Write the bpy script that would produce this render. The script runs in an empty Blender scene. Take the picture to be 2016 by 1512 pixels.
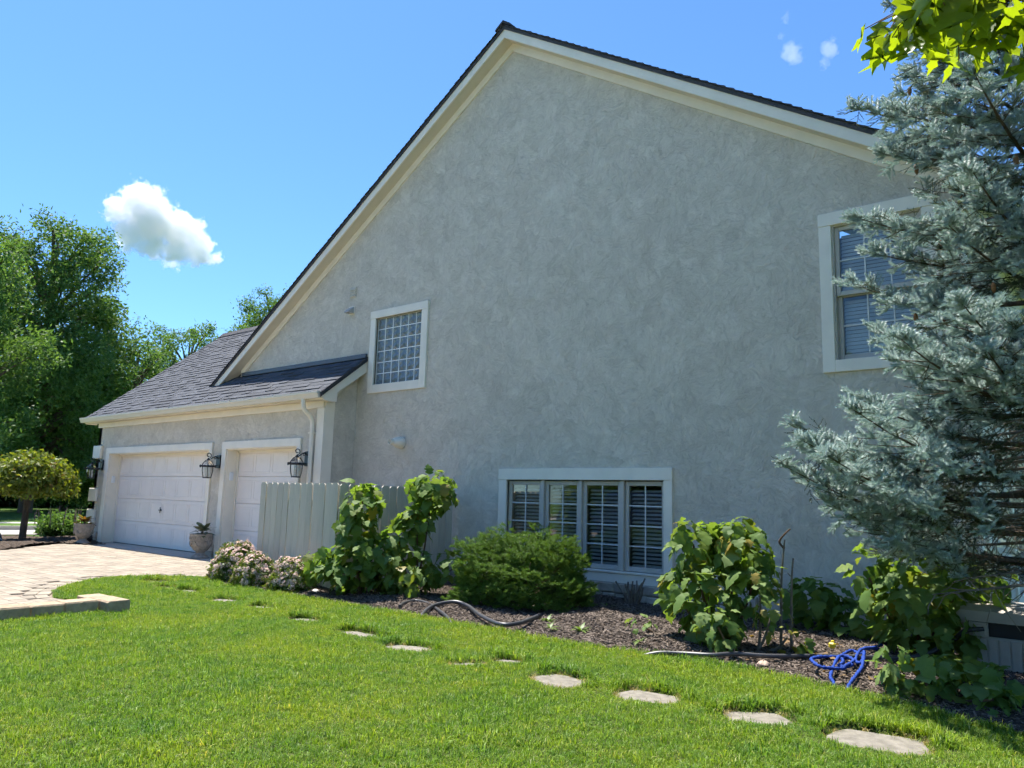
import bpy, math, random
import numpy as np
from mathutils import Matrix, Vector, Euler

R = math.radians
rng = np.random.default_rng(7)
random.seed(7)
scene = bpy.context.scene
COL = scene.collection

# ------------------------------------------------------------------ camera, sky, sun, exposure
cam_d = bpy.data.cameras.new('camera')
cam_d.sensor_width = 36.0
cam_d.lens = 1506.0 / 2016.0 * 36.0
cam_d.clip_start = 0.05
cam_d.clip_end = 5000
cam = bpy.data.objects.new('camera', cam_d)
COL.objects.link(cam)
PITCH, ROLL, YAW = 0.15082, 0.02736, 0.7001
fw = Vector((-math.sin(YAW) * math.cos(PITCH), math.cos(YAW) * math.cos(PITCH), math.sin(PITCH)))
rt = Vector((math.cos(YAW), math.sin(YAW), 0))
up = rt.cross(fw)
rt2 = rt * math.cos(ROLL) + up * math.sin(ROLL)
up2 = -rt * math.sin(ROLL) + up * math.cos(ROLL)
CAM = Vector((0, 0, 1.31))
cam.matrix_world = Matrix(((rt2.x, up2.x, -fw.x, CAM.x), (rt2.y, up2.y, -fw.y, CAM.y), (rt2.z, up2.z, -fw.z, CAM.z), (0, 0, 0, 1)))
scene.camera = cam

SUN = Vector((-0.42, 0.10, 1.0)).normalized()          # direction towards the sun
world = bpy.data.worlds.new('World')
scene.world = world
world.use_nodes = True
wnt = world.node_tree
wnt.nodes.clear()
sky = wnt.nodes.new('ShaderNodeTexSky')
sky.sky_type = 'NISHITA'
sky.sun_disc = False
sky.sun_elevation = math.asin(SUN.z)
sky.sun_rotation = math.atan2(SUN.x, SUN.y)
sky.air_density = 1.0
sky.dust_density = 0.2
sky.ozone_density = 3.0
bgn = wnt.nodes.new('ShaderNodeBackground')
bgn.inputs[1].default_value = 0.098
wout = wnt.nodes.new('ShaderNodeOutputWorld')
tint = wnt.nodes.new('ShaderNodeMix'); tint.data_type = 'RGBA'; tint.blend_type = 'MULTIPLY'
tint.inputs[0].default_value = 1.0
tint.inputs[7].default_value = (0.46, 0.675, 0.88, 1)
wnt.links.new(sky.outputs[0], tint.inputs[6])
wnt.links.new(tint.outputs[2], bgn.inputs[0])
wnt.links.new(bgn.outputs[0], wout.inputs[0])

sun_d = bpy.data.lights.new('sun', 'SUN')
sun_d.energy = 4.4
sun_d.angle = R(0.53)
sun_d.color = (1.0, 0.955, 0.88)
sun = bpy.data.objects.new('sun', sun_d)
COL.objects.link(sun)
sun.rotation_euler = SUN.to_track_quat('Z', 'Y').to_euler()
sun.location = (-20, 10, 40)

scene.view_settings.view_transform = 'Standard'
scene.view_settings.look = 'None'
scene.view_settings.gamma = 1.0
scene.view_settings.use_curve_mapping = False
scene.view_settings.exposure = 1.47
scene.cycles.max_bounces = 7
scene.cycles.diffuse_bounces = 3
scene.cycles.glossy_bounces = 3
scene.cycles.transmission_bounces = 6
scene.cycles.transparent_max_bounces = 8
scene.cycles.volume_bounces = 7
scene.cycles.volume_step_rate = 0.5
scene.cycles.caustics_reflective = False
scene.cycles.use_adaptive_sampling = True
scene.cycles.adaptive_threshold = 0.03
scene.cycles.adaptive_min_samples = 8

# ------------------------------------------------------------------ helpers: objects
def tag(o, label=None, cat=None, group=None, kind=None):
    if label: o['label'] = label
    if cat: o['category'] = cat
    if group: o['group'] = group
    if kind: o['kind'] = kind
    return o

def par(o, p):
    if p is not None:
        o.parent = p
        if p.type == 'EMPTY':
            o.matrix_parent_inverse = Matrix.Translation(-p.location)
    return o

def thing(name, loc, label, cat, group=None):
    o = bpy.data.objects.new(name, None)
    o.empty_display_size = 0.2
    COL.objects.link(o)
    o.location = loc
    return tag(o, label, cat, group)

def link(name, me, parent=None, mw=None):
    o = bpy.data.objects.new(name, me)
    COL.objects.link(o)
    if mw is not None:
        o.matrix_basis = mw
    return par(o, parent)

def npmesh(name, V, F, mat=None, smooth=False):
    """V (n,3), F (m,k) uniform polygons, straight from arrays"""
    V = np.asarray(V, np.float32); F = np.asarray(F, np.int32)
    me = bpy.data.meshes.new(name)
    me.vertices.add(len(V)); me.vertices.foreach_set('co', V.ravel())
    k = F.shape[1]
    me.loops.add(F.size); me.loops.foreach_set('vertex_index', F.ravel())
    me.polygons.add(len(F))
    me.polygons.foreach_set('loop_start', np.arange(0, F.size, k, dtype=np.int32))
    if smooth:
        me.polygons.foreach_set('use_smooth', np.ones(len(F), bool))
    me.update(calc_edges=True)
    if mat: me.materials.append(mat)
    return me

class MB:
    def __init__(s):
        s.v = []; s.f = []
    def add(s, v, f):
        b = len(s.v)
        s.v += [tuple(p) for p in v]
        s.f += [tuple(i + b for i in q) for q in f]
        return s
    def box(s, x0, x1, y0, y1, z0, z1, ch=0.0):
        if ch <= 0:
            v = [(x0,y0,z0),(x1,y0,z0),(x1,y1,z0),(x0,y1,z0),(x0,y0,z1),(x1,y0,z1),(x1,y1,z1),(x0,y1,z1)]
            return s.add(v, [(3,2,1,0),(4,5,6,7),(0,1,5,4),(1,2,6,5),(2,3,7,6),(3,0,4,7)])
        cx, cy, cz = (x0+x1)/2, (y0+y1)/2, (z0+z1)/2
        hx, hy, hz = (x1-x0)/2, (y1-y0)/2, (z1-z0)/2
        c = min(ch, hx*.9, hy*.9, hz*.9)
        v = []; idx = {}
        for sx in (-1, 1):
            for sy in (-1, 1):
                for sz in (-1, 1):
                    idx[sx, sy, sz] = len(v)
                    v += [(cx+sx*hx, cy+sy*(hy-c), cz+sz*(hz-c)), (cx+sx*(hx-c), cy+sy*hy, cz+sz*(hz-c)), (cx+sx*(hx-c), cy+sy*(hy-c), cz+sz*hz)]
        f = []
        def q(a, flip):
            f.append(tuple(reversed(a)) if flip else tuple(a))
        I = lambda x, y, z, k: idx[x, y, z] + k
        for sg in (-1, 1):
            q([I(sg,-1,-1,0), I(sg,1,-1,0), I(sg,1,1,0), I(sg,-1,1,0)], sg < 0)
            q([I(-1,sg,-1,1), I(-1,sg,1,1), I(1,sg,1,1), I(1,sg,-1,1)], sg < 0)
            q([I(-1,-1,sg,2), I(1,-1,sg,2), I(1,1,sg,2), I(-1,1,sg,2)], sg < 0)
        for a in (-1, 1):
            for b in (-1, 1):
                q([I(a,b,-1,0), I(a,b,-1,1), I(a,b,1,1), I(a,b,1,0)], a*b < 0)
                q([I(a,-1,b,0), I(a,1,b,0), I(a,1,b,2), I(a,-1,b,2)], a*b < 0)
                q([I(-1,a,b,1), I(1,a,b,1), I(1,a,b,2), I(-1,a,b,2)], a*b > 0)
                for d in (-1, 1):
                    q([I(a,b,d,0), I(a,b,d,1), I(a,b,d,2)], a*b*d < 0)
        return s.add(v, f)
    def prism(s, poly, axis, a, b):
        """extrude a 2D polygon; axis 'x': poly=(y,z), 'y': (x,z), 'z': (x,y)"""
        n = len(poly)
        def P(p, t):
            return (t, p[0], p[1]) if axis == 'x' else ((p[0], t, p[1]) if axis == 'y' else (p[0], p[1], t))
        v = [P(p, a) for p in poly] + [P(p, b) for p in poly]
        f = [tuple(range(n)), tuple(range(2*n-1, n-1, -1))]
        f += [(i, i+n, (i+1) % n + n, (i+1) % n) for i in range(n)]
        return s.add(v, f)
    def tube(s, pts, rad, n=8, cap=True):
        pts = [Vector(p) for p in pts]
        if not hasattr(rad, '__len__'): rad = [rad] * len(pts)
        base = len(s.v); ref = None
        for i, p in enumerate(pts):
            t = (pts[min(i+1, len(pts)-1)] - pts[max(i-1, 0)]).normalized()
            if ref is None:
                ref = t.cross(Vector((0, 0, 1)))
                if ref.length < 1e-3: ref = t.cross(Vector((1, 0, 0)))
            ref = (ref - t * ref.dot(t)).normalized()
            b = t.cross(ref)
            for k in range(n):
                a = 2*math.pi*k/n
                s.v.append(tuple(p + (ref*math.cos(a) + b*math.sin(a))*rad[i]))
        for i in range(len(pts)-1):
            for k in range(n):
                a = base+i*n+k; c = base+i*n+(k+1) % n
                s.f.append((a, c, c+n, a+n))
        if cap:
            s.f.append(tuple(base+k for k in reversed(range(n))))
            s.f.append(tuple(base+(len(pts)-1)*n+k for k in range(n)))
        return s
    def lathe(s, prof, c, n=24, cap=True, twist=0.0):
        base = len(s.v)
        for r, z in prof:
            for k in range(n):
                a = 2*math.pi*k/n + twist
                s.v.append((c[0]+r*math.cos(a), c[1]+r*math.sin(a), c[2]+z))
        for i in range(len(prof)-1):
            for k in range(n):
                a = base+i*n+k; b = base+i*n+(k+1) % n
                s.f.append((a, b, b+n, a+n))
        if cap:
            s.f.append(tuple(base+k for k in reversed(range(n))))
            s.f.append(tuple(base+(len(prof)-1)*n+k for k in range(n)))
        return s
    def mesh(s, name, mat, smooth=False):
        me = bpy.data.meshes.new(name)
        me.from_pydata(s.v, [], s.f)
        if smooth:
            for p in me.polygons: p.use_smooth = True
            try: me.set_sharp_from_angle(angle=R(40))
            except Exception: pass
        me.materials.append(mat)
        return me
    def build(s, name, mat, parent=None, smooth=False):
        return link(name, s.mesh(name, mat, smooth), parent)

def crm(pts, n=8):
    """Catmull-Rom through points"""
    P = [Vector(p) for p in pts]
    P = [P[0]*2-P[1]] + P + [P[-1]*2-P[-2]]
    out = []
    for i in range(1, len(P)-2):
        for k in range(n):
            t = k/n
            a, b, c, d = P[i-1], P[i], P[i+1], P[i+2]
            out.append(0.5*((2*b)+(c-a)*t+(2*a-5*b+4*c-d)*t*t+(3*b-a-3*c+d)*t*t*t))
    out.append(P[-2])
    return out

def frames(d, upv):
    """rotation matrices with local X along d and local Z close to upv"""
    d = d/np.linalg.norm(d, axis=1, keepdims=True)
    y = np.cross(upv, d)
    ln = np.linalg.norm(y, axis=1, keepdims=True)
    alt = np.cross(np.array([[0.3, 0.9, 0.1]]), d)
    y = np.where(ln < 1e-4, alt, y)
    y = y/np.maximum(np.linalg.norm(y, axis=1, keepdims=True), 1e-9)
    z = np.cross(d, y)
    return np.stack([d, y, z], axis=2)

def eul(M):
    sy = np.clip(-M[:, 2, 0], -1, 1)
    return np.stack([np.arctan2(M[:, 2, 1], M[:, 2, 2]), np.arcsin(sy), np.arctan2(M[:, 1, 0], M[:, 0, 0])], axis=1)

_sc = [0]
def scatter(name, P, E, S, I, templates, parent=None, kind='stuff'):
    """stuff: many small pieces, one object, points carry rotation, scale and which piece"""
    _sc[0] += 1
    col = bpy.data.collections.new('pieces_%02d' % _sc[0])
    for k, me in enumerate(templates):
        col.objects.link(bpy.data.objects.new('piece_%02d_%02d' % (_sc[0], k), me))
    me = bpy.data.meshes.new(name)
    n = len(P)
    me.vertices.add(n)
    me.vertices.foreach_set('co', np.asarray(P, np.float32).ravel())
    a = me.attributes.new('rot', 'FLOAT_VECTOR', 'POINT'); a.data.foreach_set('vector', np.asarray(E, np.float32).ravel())
    a = me.attributes.new('scl', 'FLOAT', 'POINT'); a.data.foreach_set('value', np.asarray(S, np.float32).ravel())
    a = me.attributes.new('idx', 'INT', 'POINT'); a.data.foreach_set('value', np.asarray(I, np.int32).ravel())
    o = link(name, me, parent)
    if kind: o['kind'] = kind
    ng = bpy.data.node_groups.new('scatter_%02d' % _sc[0], 'GeometryNodeTree')
    ng.interface.new_socket('Geometry', in_out='INPUT', socket_type='NodeSocketGeometry')
    ng.interface.new_socket('Geometry', in_out='OUTPUT', socket_type='NodeSocketGeometry')
    nd = ng.nodes
    gi, go = nd.new('NodeGroupInput'), nd.new('NodeGroupOutput')
    iop = nd.new('GeometryNodeInstanceOnPoints')
    ci = nd.new('GeometryNodeCollectionInfo')
    ci.inputs['Collection'].default_value = col
    ci.inputs['Separate Children'].default_value = True
    ci.inputs['Reset Children'].default_value = True
    def na(nm, t):
        q = nd.new('GeometryNodeInputNamedAttribute'); q.data_type = t
        q.inputs['Name'].default_value = nm
        return next(x for x in q.outputs if x.enabled and x.name == 'Attribute')
    L = ng.links.new
    e2r = nd.new('FunctionNodeEulerToRotation')
    L(na('rot', 'FLOAT_VECTOR'), e2r.inputs[0])
    L(gi.outputs[0], iop.inputs['Points'])
    L(ci.outputs[0], iop.inputs['Instance'])
    iop.inputs['Pick Instance'].default_value = True
    L(na('idx', 'INT'), iop.inputs['Instance Index'])
    L(e2r.outputs[0], iop.inputs['Rotation'])
    L(na('scl', 'FLOAT'), iop.inputs['Scale'])
    L(iop.outputs[0], go.inputs[0])
    m = o.modifiers.new('scatter', 'NODES')
    m.node_group = ng
    return o

# ------------------------------------------------------------------ helpers: materials
def newmat(name):
    m = bpy.data.materials.new(name)
    m.use_nodes = True
    nt = m.node_tree
    nt.nodes.clear()
    out = nt.nodes.new('ShaderNodeOutputMaterial')
    b = nt.nodes.new('ShaderNodeBsdfPrincipled')
    nt.links.new(b.outputs[0], out.inputs[0])
    return m, nt, b, out

def nn(nt, t, **kw):
    n = nt.nodes.new(t)
    for k, v in kw.items():
        if k.startswith('i_'):
            key = k[2:]
            n.inputs[int(key) if key.isdigit() else key.replace('_', ' ')].default_value = v
        else:
            setattr(n, k, v)
    return n

def math_(nt, op, a, b=None, c=None):
    n = nt.nodes.new('ShaderNodeMath'); n.operation = op
    for i, x in enumerate((a, b, c)):
        if x is None: continue
        if hasattr(x, 'is_linked') or hasattr(x, 'links'): nt.links.new(x, n.inputs[i])
        else: n.inputs[i].default_value = x
    return n.outputs[0]

def mixc(nt, fac, a, b, mode='MIX'):
    n = nt.nodes.new('ShaderNodeMix'); n.data_type = 'RGBA'; n.blend_type = mode
    for s, x in ((n.inputs[0], fac), (n.inputs[6], a), (n.inputs[7], b)):
        if hasattr(x, 'links'): nt.links.new(x, s)
        elif isinstance(x, (int, float)): s.default_value = x
        else: s.default_value = (*x, 1)
    return n.outputs[2]

def objco(nt, scale=None, rot=None):
    t = nt.nodes.new('ShaderNodeTexCoord')
    o = t.outputs['Object']
    if scale or rot:
        m = nt.nodes.new('ShaderNodeMapping')
        if scale: m.inputs['Scale'].default_value = scale
        if rot: m.inputs['Rotation'].default_value = rot
        nt.links.new(o, m.inputs[0]); o = m.outputs[0]
    return o

def noise(nt, co, scale, detail=4, rough=.55, out=0):
    n = nn(nt, 'ShaderNodeTexNoise', i_Scale=scale, i_Detail=detail, i_Roughness=rough)
    nt.links.new(co, n.inputs['Vector'])
    return n.outputs[out]

def ramp(nt, x, stops):
    n = nt.nodes.new('ShaderNodeValToRGB')
    e = n.color_ramp.elements
    while len(e) < len(stops): e.new(0.5)
    for q, (p, c) in zip(e, stops):
        q.position = p
        q.color = (c, c, c, 1) if isinstance(c, (int, float)) else (*c, 1)
    nt.links.new(x, n.inputs[0])
    return n.outputs[0]

def piece_random(nt):
    """a number per loose piece and per object"""
    g = nt.nodes.new('ShaderNodeNewGeometry'); o = nt.nodes.new('ShaderNodeObjectInfo')
    s = math_(nt, 'ADD', g.outputs['Random Per Island'], o.outputs['Random'])
    return math_(nt, 'FRACT', s)

def M(name, col, rough=.6, spec=.35, var=None, bump=None, pieces=0.0, col2=None, metal=0.0, vscale=None):
    m, nt, b, out = newmat(name)
    co = objco(nt, vscale)
    c = None
    if var:
        f = ramp(nt, noise(nt, co, var[0], 6, .6), [(.3, 0.0), (.7, 1.0)])
        lo = tuple(x*(1-var[1]) for x in col)
        c = mixc(nt, f, lo, col2 or tuple(min(1, x*(1+var[1]*.6)) for x in col))
    if pieces:
        r = piece_random(nt)
        k = math_(nt, 'MULTIPLY_ADD', r, 2*pieces, 1-pieces)
        cc = nt.nodes.new('ShaderNodeCombineColor')
        for i in range(3): nt.links.new(k, cc.inputs[i])
        c = mixc(nt, 1.0, c if c is not None else col, cc.outputs[0], 'MULTIPLY')
    if c is None: b.inputs['Base Color'].default_value = (*col, 1)
    else: nt.links.new(c, b.inputs['Base Color'])
    b.inputs['Roughness'].default_value = rough
    b.inputs['Specular IOR Level'].default_value = spec
    b.inputs['Metallic'].default_value = metal
    if bump:
        bn = nn(nt, 'ShaderNodeBump', i_Strength=bump[1], i_Distance=bump[2])
        nt.links.new(noise(nt, co, bump[0], 5, .6), bn.inputs['Height'])
        nt.links.new(bn.outputs[0], b.inputs['Normal'])
    return m

def leafmat(name, ca, cb, trans=.35, rough=.45, tcol=None, spec=.4, cc=None):
    """leaf: colour differs from piece to piece, lets light through"""
    m, nt, b, out = newmat(name)
    r = piece_random(nt)
    st = [(0.0, ca), (1.0, cb)] if cc is None else [(0.0, ca), (.9, cb), (1.0, cc)]
    c = ramp(nt, r, st)
    c = mixc(nt, noise(nt, objco(nt), 9, 3), c, mixc(nt, 1.0, c, (.72, .78, .72), 'MULTIPLY'))
    nt.links.new(c, b.inputs['Base Color'])
    b.inputs['Roughness'].default_value = rough
    b.inputs['Specular IOR Level'].default_value = spec
    t = nt.nodes.new('ShaderNodeBsdfTranslucent')
    nt.links.new(mixc(nt, 1.0, c, tcol or (1.5, 1.45, .55), 'MULTIPLY'), t.inputs[0])
    mx = nt.nodes.new('ShaderNodeMixShader'); mx.inputs[0].default_value = trans
    nt.links.new(b.outputs[0], mx.inputs[1]); nt.links.new(t.outputs[0], mx.inputs[2])
    nt.links.new(mx.outputs[0], out.inputs[0])
    return m

def stucco(name, ca, cb):
    """hand-trowelled coat: short strokes at random angles, thin creases, smooth burnished spots"""
    m, nt, b, out = newmat(name)
    co = objco(nt)
    wob = nn(nt, 'ShaderNodeVectorMath', operation='MULTIPLY_ADD')
    nt.links.new(noise(nt, co, 3.5, 4, .6, 1), wob.inputs[0])
    wob.inputs[1].default_value = (.30, .30, .30)
    nt.links.new(co, wob.inputs[2])
    vo = nn(nt, 'ShaderNodeTexVoronoi', i_Scale=3.8, i_Randomness=1.0)
    nt.links.new(wob.outputs[0], vo.inputs['Vector'])
    sep = nt.nodes.new('ShaderNodeSeparateColor'); nt.links.new(vo.outputs['Color'], sep.inputs[0])
    vr = nn(nt, 'ShaderNodeVectorRotate', rotation_type='Y_AXIS')
    nt.links.new(wob.outputs[0], vr.inputs['Vector'])
    nt.links.new(math_(nt, 'MULTIPLY', sep.outputs[0], 6.28), vr.inputs['Angle'])
    st = nt.nodes.new('ShaderNodeMapping'); st.inputs['Scale'].default_value = (4.5, 10.0, 20.0)
    nt.links.new(vr.outputs[0], st.inputs[0])
    strokes = noise(nt, st.outputs[0], 1.3, 5, .68)
    cr = noise(nt, wob.outputs[0], 4.6, 6, .64)
    crease = ramp(nt, math_(nt, 'ABSOLUTE', math_(nt, 'SUBTRACT', cr, .5)), [(0.0, 0.0), (.013, 1.0)])
    spots = ramp(nt, noise(nt, co, 4.2, 5, .62), [(.50, 0.0), (.66, 1.0)])
    big = noise(nt, co, .7, 3, .5)
    h = math_(nt, 'MULTIPLY_ADD', crease, .13, strokes)
    bn = nn(nt, 'ShaderNodeBump', i_Strength=.9, i_Distance=.022)
    nt.links.new(h, bn.inputs['Height'])
    nt.links.new(bn.outputs[0], b.inputs['Normal'])
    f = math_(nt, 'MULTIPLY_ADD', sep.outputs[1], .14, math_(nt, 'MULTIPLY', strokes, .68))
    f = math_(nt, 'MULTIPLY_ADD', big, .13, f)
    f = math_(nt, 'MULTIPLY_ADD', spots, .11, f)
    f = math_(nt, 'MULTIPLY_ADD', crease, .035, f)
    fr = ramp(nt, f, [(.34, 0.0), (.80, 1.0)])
    # soil splashed up from the bed
    sx = nt.nodes.new('ShaderNodeSeparateXYZ'); nt.links.new(co, sx.inputs[0])
    low = ramp(nt, math_(nt, 'MULTIPLY', sx.outputs[2], 1.4), [(.05, 1.0), (.85, 0.0)])
    dirt = math_(nt, 'MULTIPLY', math_(nt, 'MULTIPLY', low, ramp(nt, noise(nt, co, 7, 5, .65), [(.35, 0.0), (.7, 1.0)])), .55)
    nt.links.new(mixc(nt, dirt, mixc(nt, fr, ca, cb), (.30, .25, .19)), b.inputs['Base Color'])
    b.inputs['Roughness'].default_value = .72
    b.inputs['Specular IOR Level'].default_value = .3
    return m

def glassmat(name, col=(1, 1, 1), rough=0.0, wave=None):
    m, nt, b, out = newmat(name)
    b.inputs['Base Color'].default_value = (*col, 1)
    b.inputs['Roughness'].default_value = rough
    b.inputs['IOR'].default_value = 1.5
    b.inputs['Transmission Weight'].default_value = 1.0
    if wave:
        bn = nn(nt, 'ShaderNodeBump', i_Strength=wave[1], i_Distance=wave[2])
        nt.links.new(noise(nt, objco(nt), wave[0], 2), bn.inputs['Height'])
        nt.links.new(bn.outputs[0], b.inputs['Normal'])
    return m

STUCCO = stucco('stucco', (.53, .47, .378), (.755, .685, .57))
TRIM = M('cream_trim', (.84, .765, .64), .5, .35, var=(3, .07), bump=(40, .08, .004))
SOFFIT = M('soffit_paint', (.66, .59, .48), .6, .3, var=(2, .06))
SASH = M('sash_paint', (.50, .465, .41), .45, .4, var=(4, .05))
DOORP = M('garage_door_paint', (.85, .765, .69), .42, .4, var=(2.5, .05), bump=(90, .06, .003))
GUTTER = M('gutter_metal', (.68, .62, .52), .35, .5, var=(2, .05))
SHINGLE = M('shingle', (.078, .083, .096), .92, .2, var=(60, .18), bump=(220, .4, .003), pieces=.17)
RIDGE = M('shingle_edge', (.06, .06, .068), .9, .2, var=(40, .3), bump=(120, .5, .004), pieces=.25)
FLASH = M('flashing_metal', (.10, .10, .11), .45, .5, metal=.4)
BLACK = M('black_iron', (.012, .012, .014), .38, .5)
WHITEP = M('white_plastic', (.78, .79, .80), .35, .5)
STONE = M('base_stone', (.46, .40, .32), .85, .25, var=(9, .3), bump=(30, .6, .012), pieces=.22)
MORTAR = M('mortar', (.34, .31, .27), .95, .1, var=(20, .2), bump=(60, .4, .006))
PAVER = M('paver', (.285, .24, .185), .9, .2, var=(6, .16), bump=(90, .4, .003), pieces=.17)
JOINT = M('joint_sand', (.25, .20, .155), .95, .1, var=(15, .25))
CONC = M('concrete', (.40, .375, .335), .9, .2, var=(7, .14), bump=(60, .3, .003))
BLOCK = M('wall_block', (.36, .275, .185), .93, .2, var=(14, .28), bump=(35, .8, .01), pieces=.12)
SLAB = M('stepping_stone', (.215, .195, .16), .93, .2, var=(14, .35), bump=(60, .6, .005), pieces=.08)
FENCEP = M('fence_paint', (.56, .50, .40), .7, .25, var=(5, .12), bump=(50, .25, .004), pieces=.07, vscale=(6, 6, .6))
SLAT = M('blind_slat', (.85, .86, .87), .4, .4)
ROOMW = M('room_wall', (.30, .28, .25), .9, .1)
def thinglass(name, tint=(.93, .96, .95), boost=1.0):
    m, nt, b, out = newmat(name)
    nt.nodes.remove(b)
    fr = nn(nt, 'ShaderNodeFresnel', i_IOR=1.5)
    tr = nt.nodes.new('ShaderNodeBsdfTransparent'); tr.inputs[0].default_value = (*tint, 1)
    gl = nt.nodes.new('ShaderNodeBsdfGlossy'); gl.inputs['Roughness'].default_value = 0.0
    mx = nt.nodes.new('ShaderNodeMixShader')
    nt.links.new(math_(nt, 'MULTIPLY', fr.outputs[0], boost), mx.inputs[0])
    nt.links.new(tr.outputs[0], mx.inputs[1]); nt.links.new(gl.outputs[0], mx.inputs[2])
    nt.links.new(mx.outputs[0], out.inputs[0])
    return m
GLASS = thinglass('window_glass', (.94, .965, .96), 1.35)
GBLOCK = glassmat('glass_block', (.30, .36, .39), .03)
GBLOCK.node_tree.nodes['Principled BSDF'].inputs['Transmission Weight'].default_value = .5
GBLOCK.node_tree.nodes['Principled BSDF'].inputs['IOR'].default_value = 1.75
RUBBER = M('hose_rubber', (.045, .045, .05), .4, .5)
BLUEH = M('blue_fabric_hose', (.014, .05, .27), .75, .2, var=(25, .35), bump=(160, .5, .004))
YELLOW = M('yellow_plastic', (.75, .55, .02), .4, .4)
RED = M('red_plastic', (.55, .03, .015), .4, .4)
BARK = M('bark', (.12, .09, .065), .95, .15, var=(14, .4), bump=(24, .9, .03), vscale=(3, 3, .6))
TWIG = M('twig', (.14, .085, .05), .9, .15, var=(20, .35))
GREYTW = M('dead_wood', (.20, .165, .13), .95, .15, var=(20, .35), bump=(60, .6, .006))
MULCHM = M('mulch_soil', (.075, .058, .046), .97, .1, var=(25, .5), bump=(55, 1.0, .03), col2=(.13, .10, .078))
CHIP = M('mulch_chip', (.125, .10, .082), .95, .15, pieces=.75)
SOIL = M('lawn_soil', (.065, .085, .022), .97, .1, var=(6, .4), bump=(40, .8, .02))
URNM = M('urn_concrete', (.34, .30, .25), .95, .15, var=(16, .35), bump=(45, .7, .008))
BOXP = M('box_resin', (.37, .335, .285), .6, .35, var=(5, .1))
BOXD = M('box_dark', (.02, .02, .022), .6, .3)
ASPH = M('asphalt', (.17, .165, .155), .95, .15, var=(5, .15), bump=(80, .3, .003))

# ------------------------------------------------------------------ the house
APX, K = -7.75, 0.636
DY, GY = 9.0, 8.3                       # gable wall and garage wall
def wz(x, z0=8.77): return z0 - K*abs(x-APX)
GS, GE, GZ, GRY = 0.79, 8.09, 3.16, 11.68
def gz(y): return GZ + GS*(y-GE)
GX0, GX1 = -21.3, -11.13

house = thing('house', (-11, 9, 0), 'grey stucco house with steep gable, garage wing and dark shingle roof', 'house')

def wall_holes(x0, x1, zb, zt, holes, y, depth, brk=()):
    m = MB()
    xs = sorted({x0, x1, *brk, *[h[0] for h in holes], *[h[1] for h in holes]})
    xs = [x for x in xs if x0 <= x <= x1]
    for a, b in zip(xs[:-1], xs[1:]):
        e = 1e-6
        cur = (zb(a+e), zb(b-e))
        for h in sorted([h for h in holes if h[0] <= a+e and h[1] >= b-e], key=lambda h: h[2]):
            if h[2] > max(cur)+1e-4:
                m.add([(a, y, cur[0]), (b, y, cur[1]), (b, y, h[2]), (a, y, h[2])], [(0, 1, 2, 3)])
            cur = (h[3], h[3])
        m.add([(a, y, cur[0]), (b, y, cur[1]), (b, y, zt(b)), (a, y, zt(a))], [(0, 1, 2, 3)])
    for hx0, hx1, hz0, hz1 in holes:
        for p, q in (((hx0, hz0), (hx1, hz0)), ((hx1, hz0), (hx1, hz1)), ((hx1, hz1), (hx0, hz1)), ((hx0, hz1), (hx0, hz0))):
            m.add([(p[0], y, p[1]), (q[0], y, q[1]), (q[0], y+depth, q[1]), (p[0], y+depth, p[1])], [(0, 1, 2, 3)])
    return m

WG = (-10.9, -9.67, 3.335, 4.58)
WL = (-7.61, -4.93, 0.40, 1.62)
WU = (-2.72, -1.76, 3.0, 4.61)
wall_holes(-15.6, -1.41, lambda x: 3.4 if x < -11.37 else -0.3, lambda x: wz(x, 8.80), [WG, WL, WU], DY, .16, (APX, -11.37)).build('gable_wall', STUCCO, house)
DOORS = [(-20.1, -15.24, 2.19), (-14.57, -12.11, 2.19)]
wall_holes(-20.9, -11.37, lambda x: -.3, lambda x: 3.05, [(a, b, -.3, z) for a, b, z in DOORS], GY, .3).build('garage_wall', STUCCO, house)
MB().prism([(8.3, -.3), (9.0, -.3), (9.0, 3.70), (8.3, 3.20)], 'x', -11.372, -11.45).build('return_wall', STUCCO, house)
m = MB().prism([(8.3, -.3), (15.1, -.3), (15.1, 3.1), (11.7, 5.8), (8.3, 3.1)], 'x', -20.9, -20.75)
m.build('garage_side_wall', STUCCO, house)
# rest of the shell
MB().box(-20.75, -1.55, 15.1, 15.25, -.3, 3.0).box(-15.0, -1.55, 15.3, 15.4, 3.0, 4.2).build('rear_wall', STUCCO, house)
sw = MB()
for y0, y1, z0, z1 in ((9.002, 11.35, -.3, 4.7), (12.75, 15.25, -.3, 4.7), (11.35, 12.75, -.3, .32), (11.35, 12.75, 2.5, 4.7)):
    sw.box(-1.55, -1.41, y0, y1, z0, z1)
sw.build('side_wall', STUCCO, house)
MB().box(-15.5, -1.6, 9.2, 15.0, 2.55, 2.65).box(-20.7, -1.6, 9.2, 15.0, -.12, -.02).build('floor_slab', ROOMW, house)
MB().box(-15.2, -1.6, 10.9, 11.0, 0, 2.5).box(-15.2, -1.6, 10.6, 10.7, 2.7, 5.0).build('partition', ROOMW, house)

# rakes: frieze, soffit, fascia
def rake(xe, sgn, name, zlo, zhi, y0, y1, mat):
    poly = [(APX, zlo), (xe, zlo-K*abs(xe-APX)), (xe, zhi-K*abs(xe-APX)), (APX, zhi)]
    return MB().prism(poly, 'y', y0, y1).build(name, mat, house)
for xe, fe in ((-16.3, -15.45), (-1.0, -1.42)):
    rake(fe, 0, 'frieze_board', 8.765, 8.905, 8.975, 9.02, TRIM)
    rake(xe, 0, 'soffit', 8.905, 8.92, 8.782, 9.03, SOFFIT)
    rake(xe, 0, 'fascia', 8.895, 9.085, 8.755, 8.782, TRIM)
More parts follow.
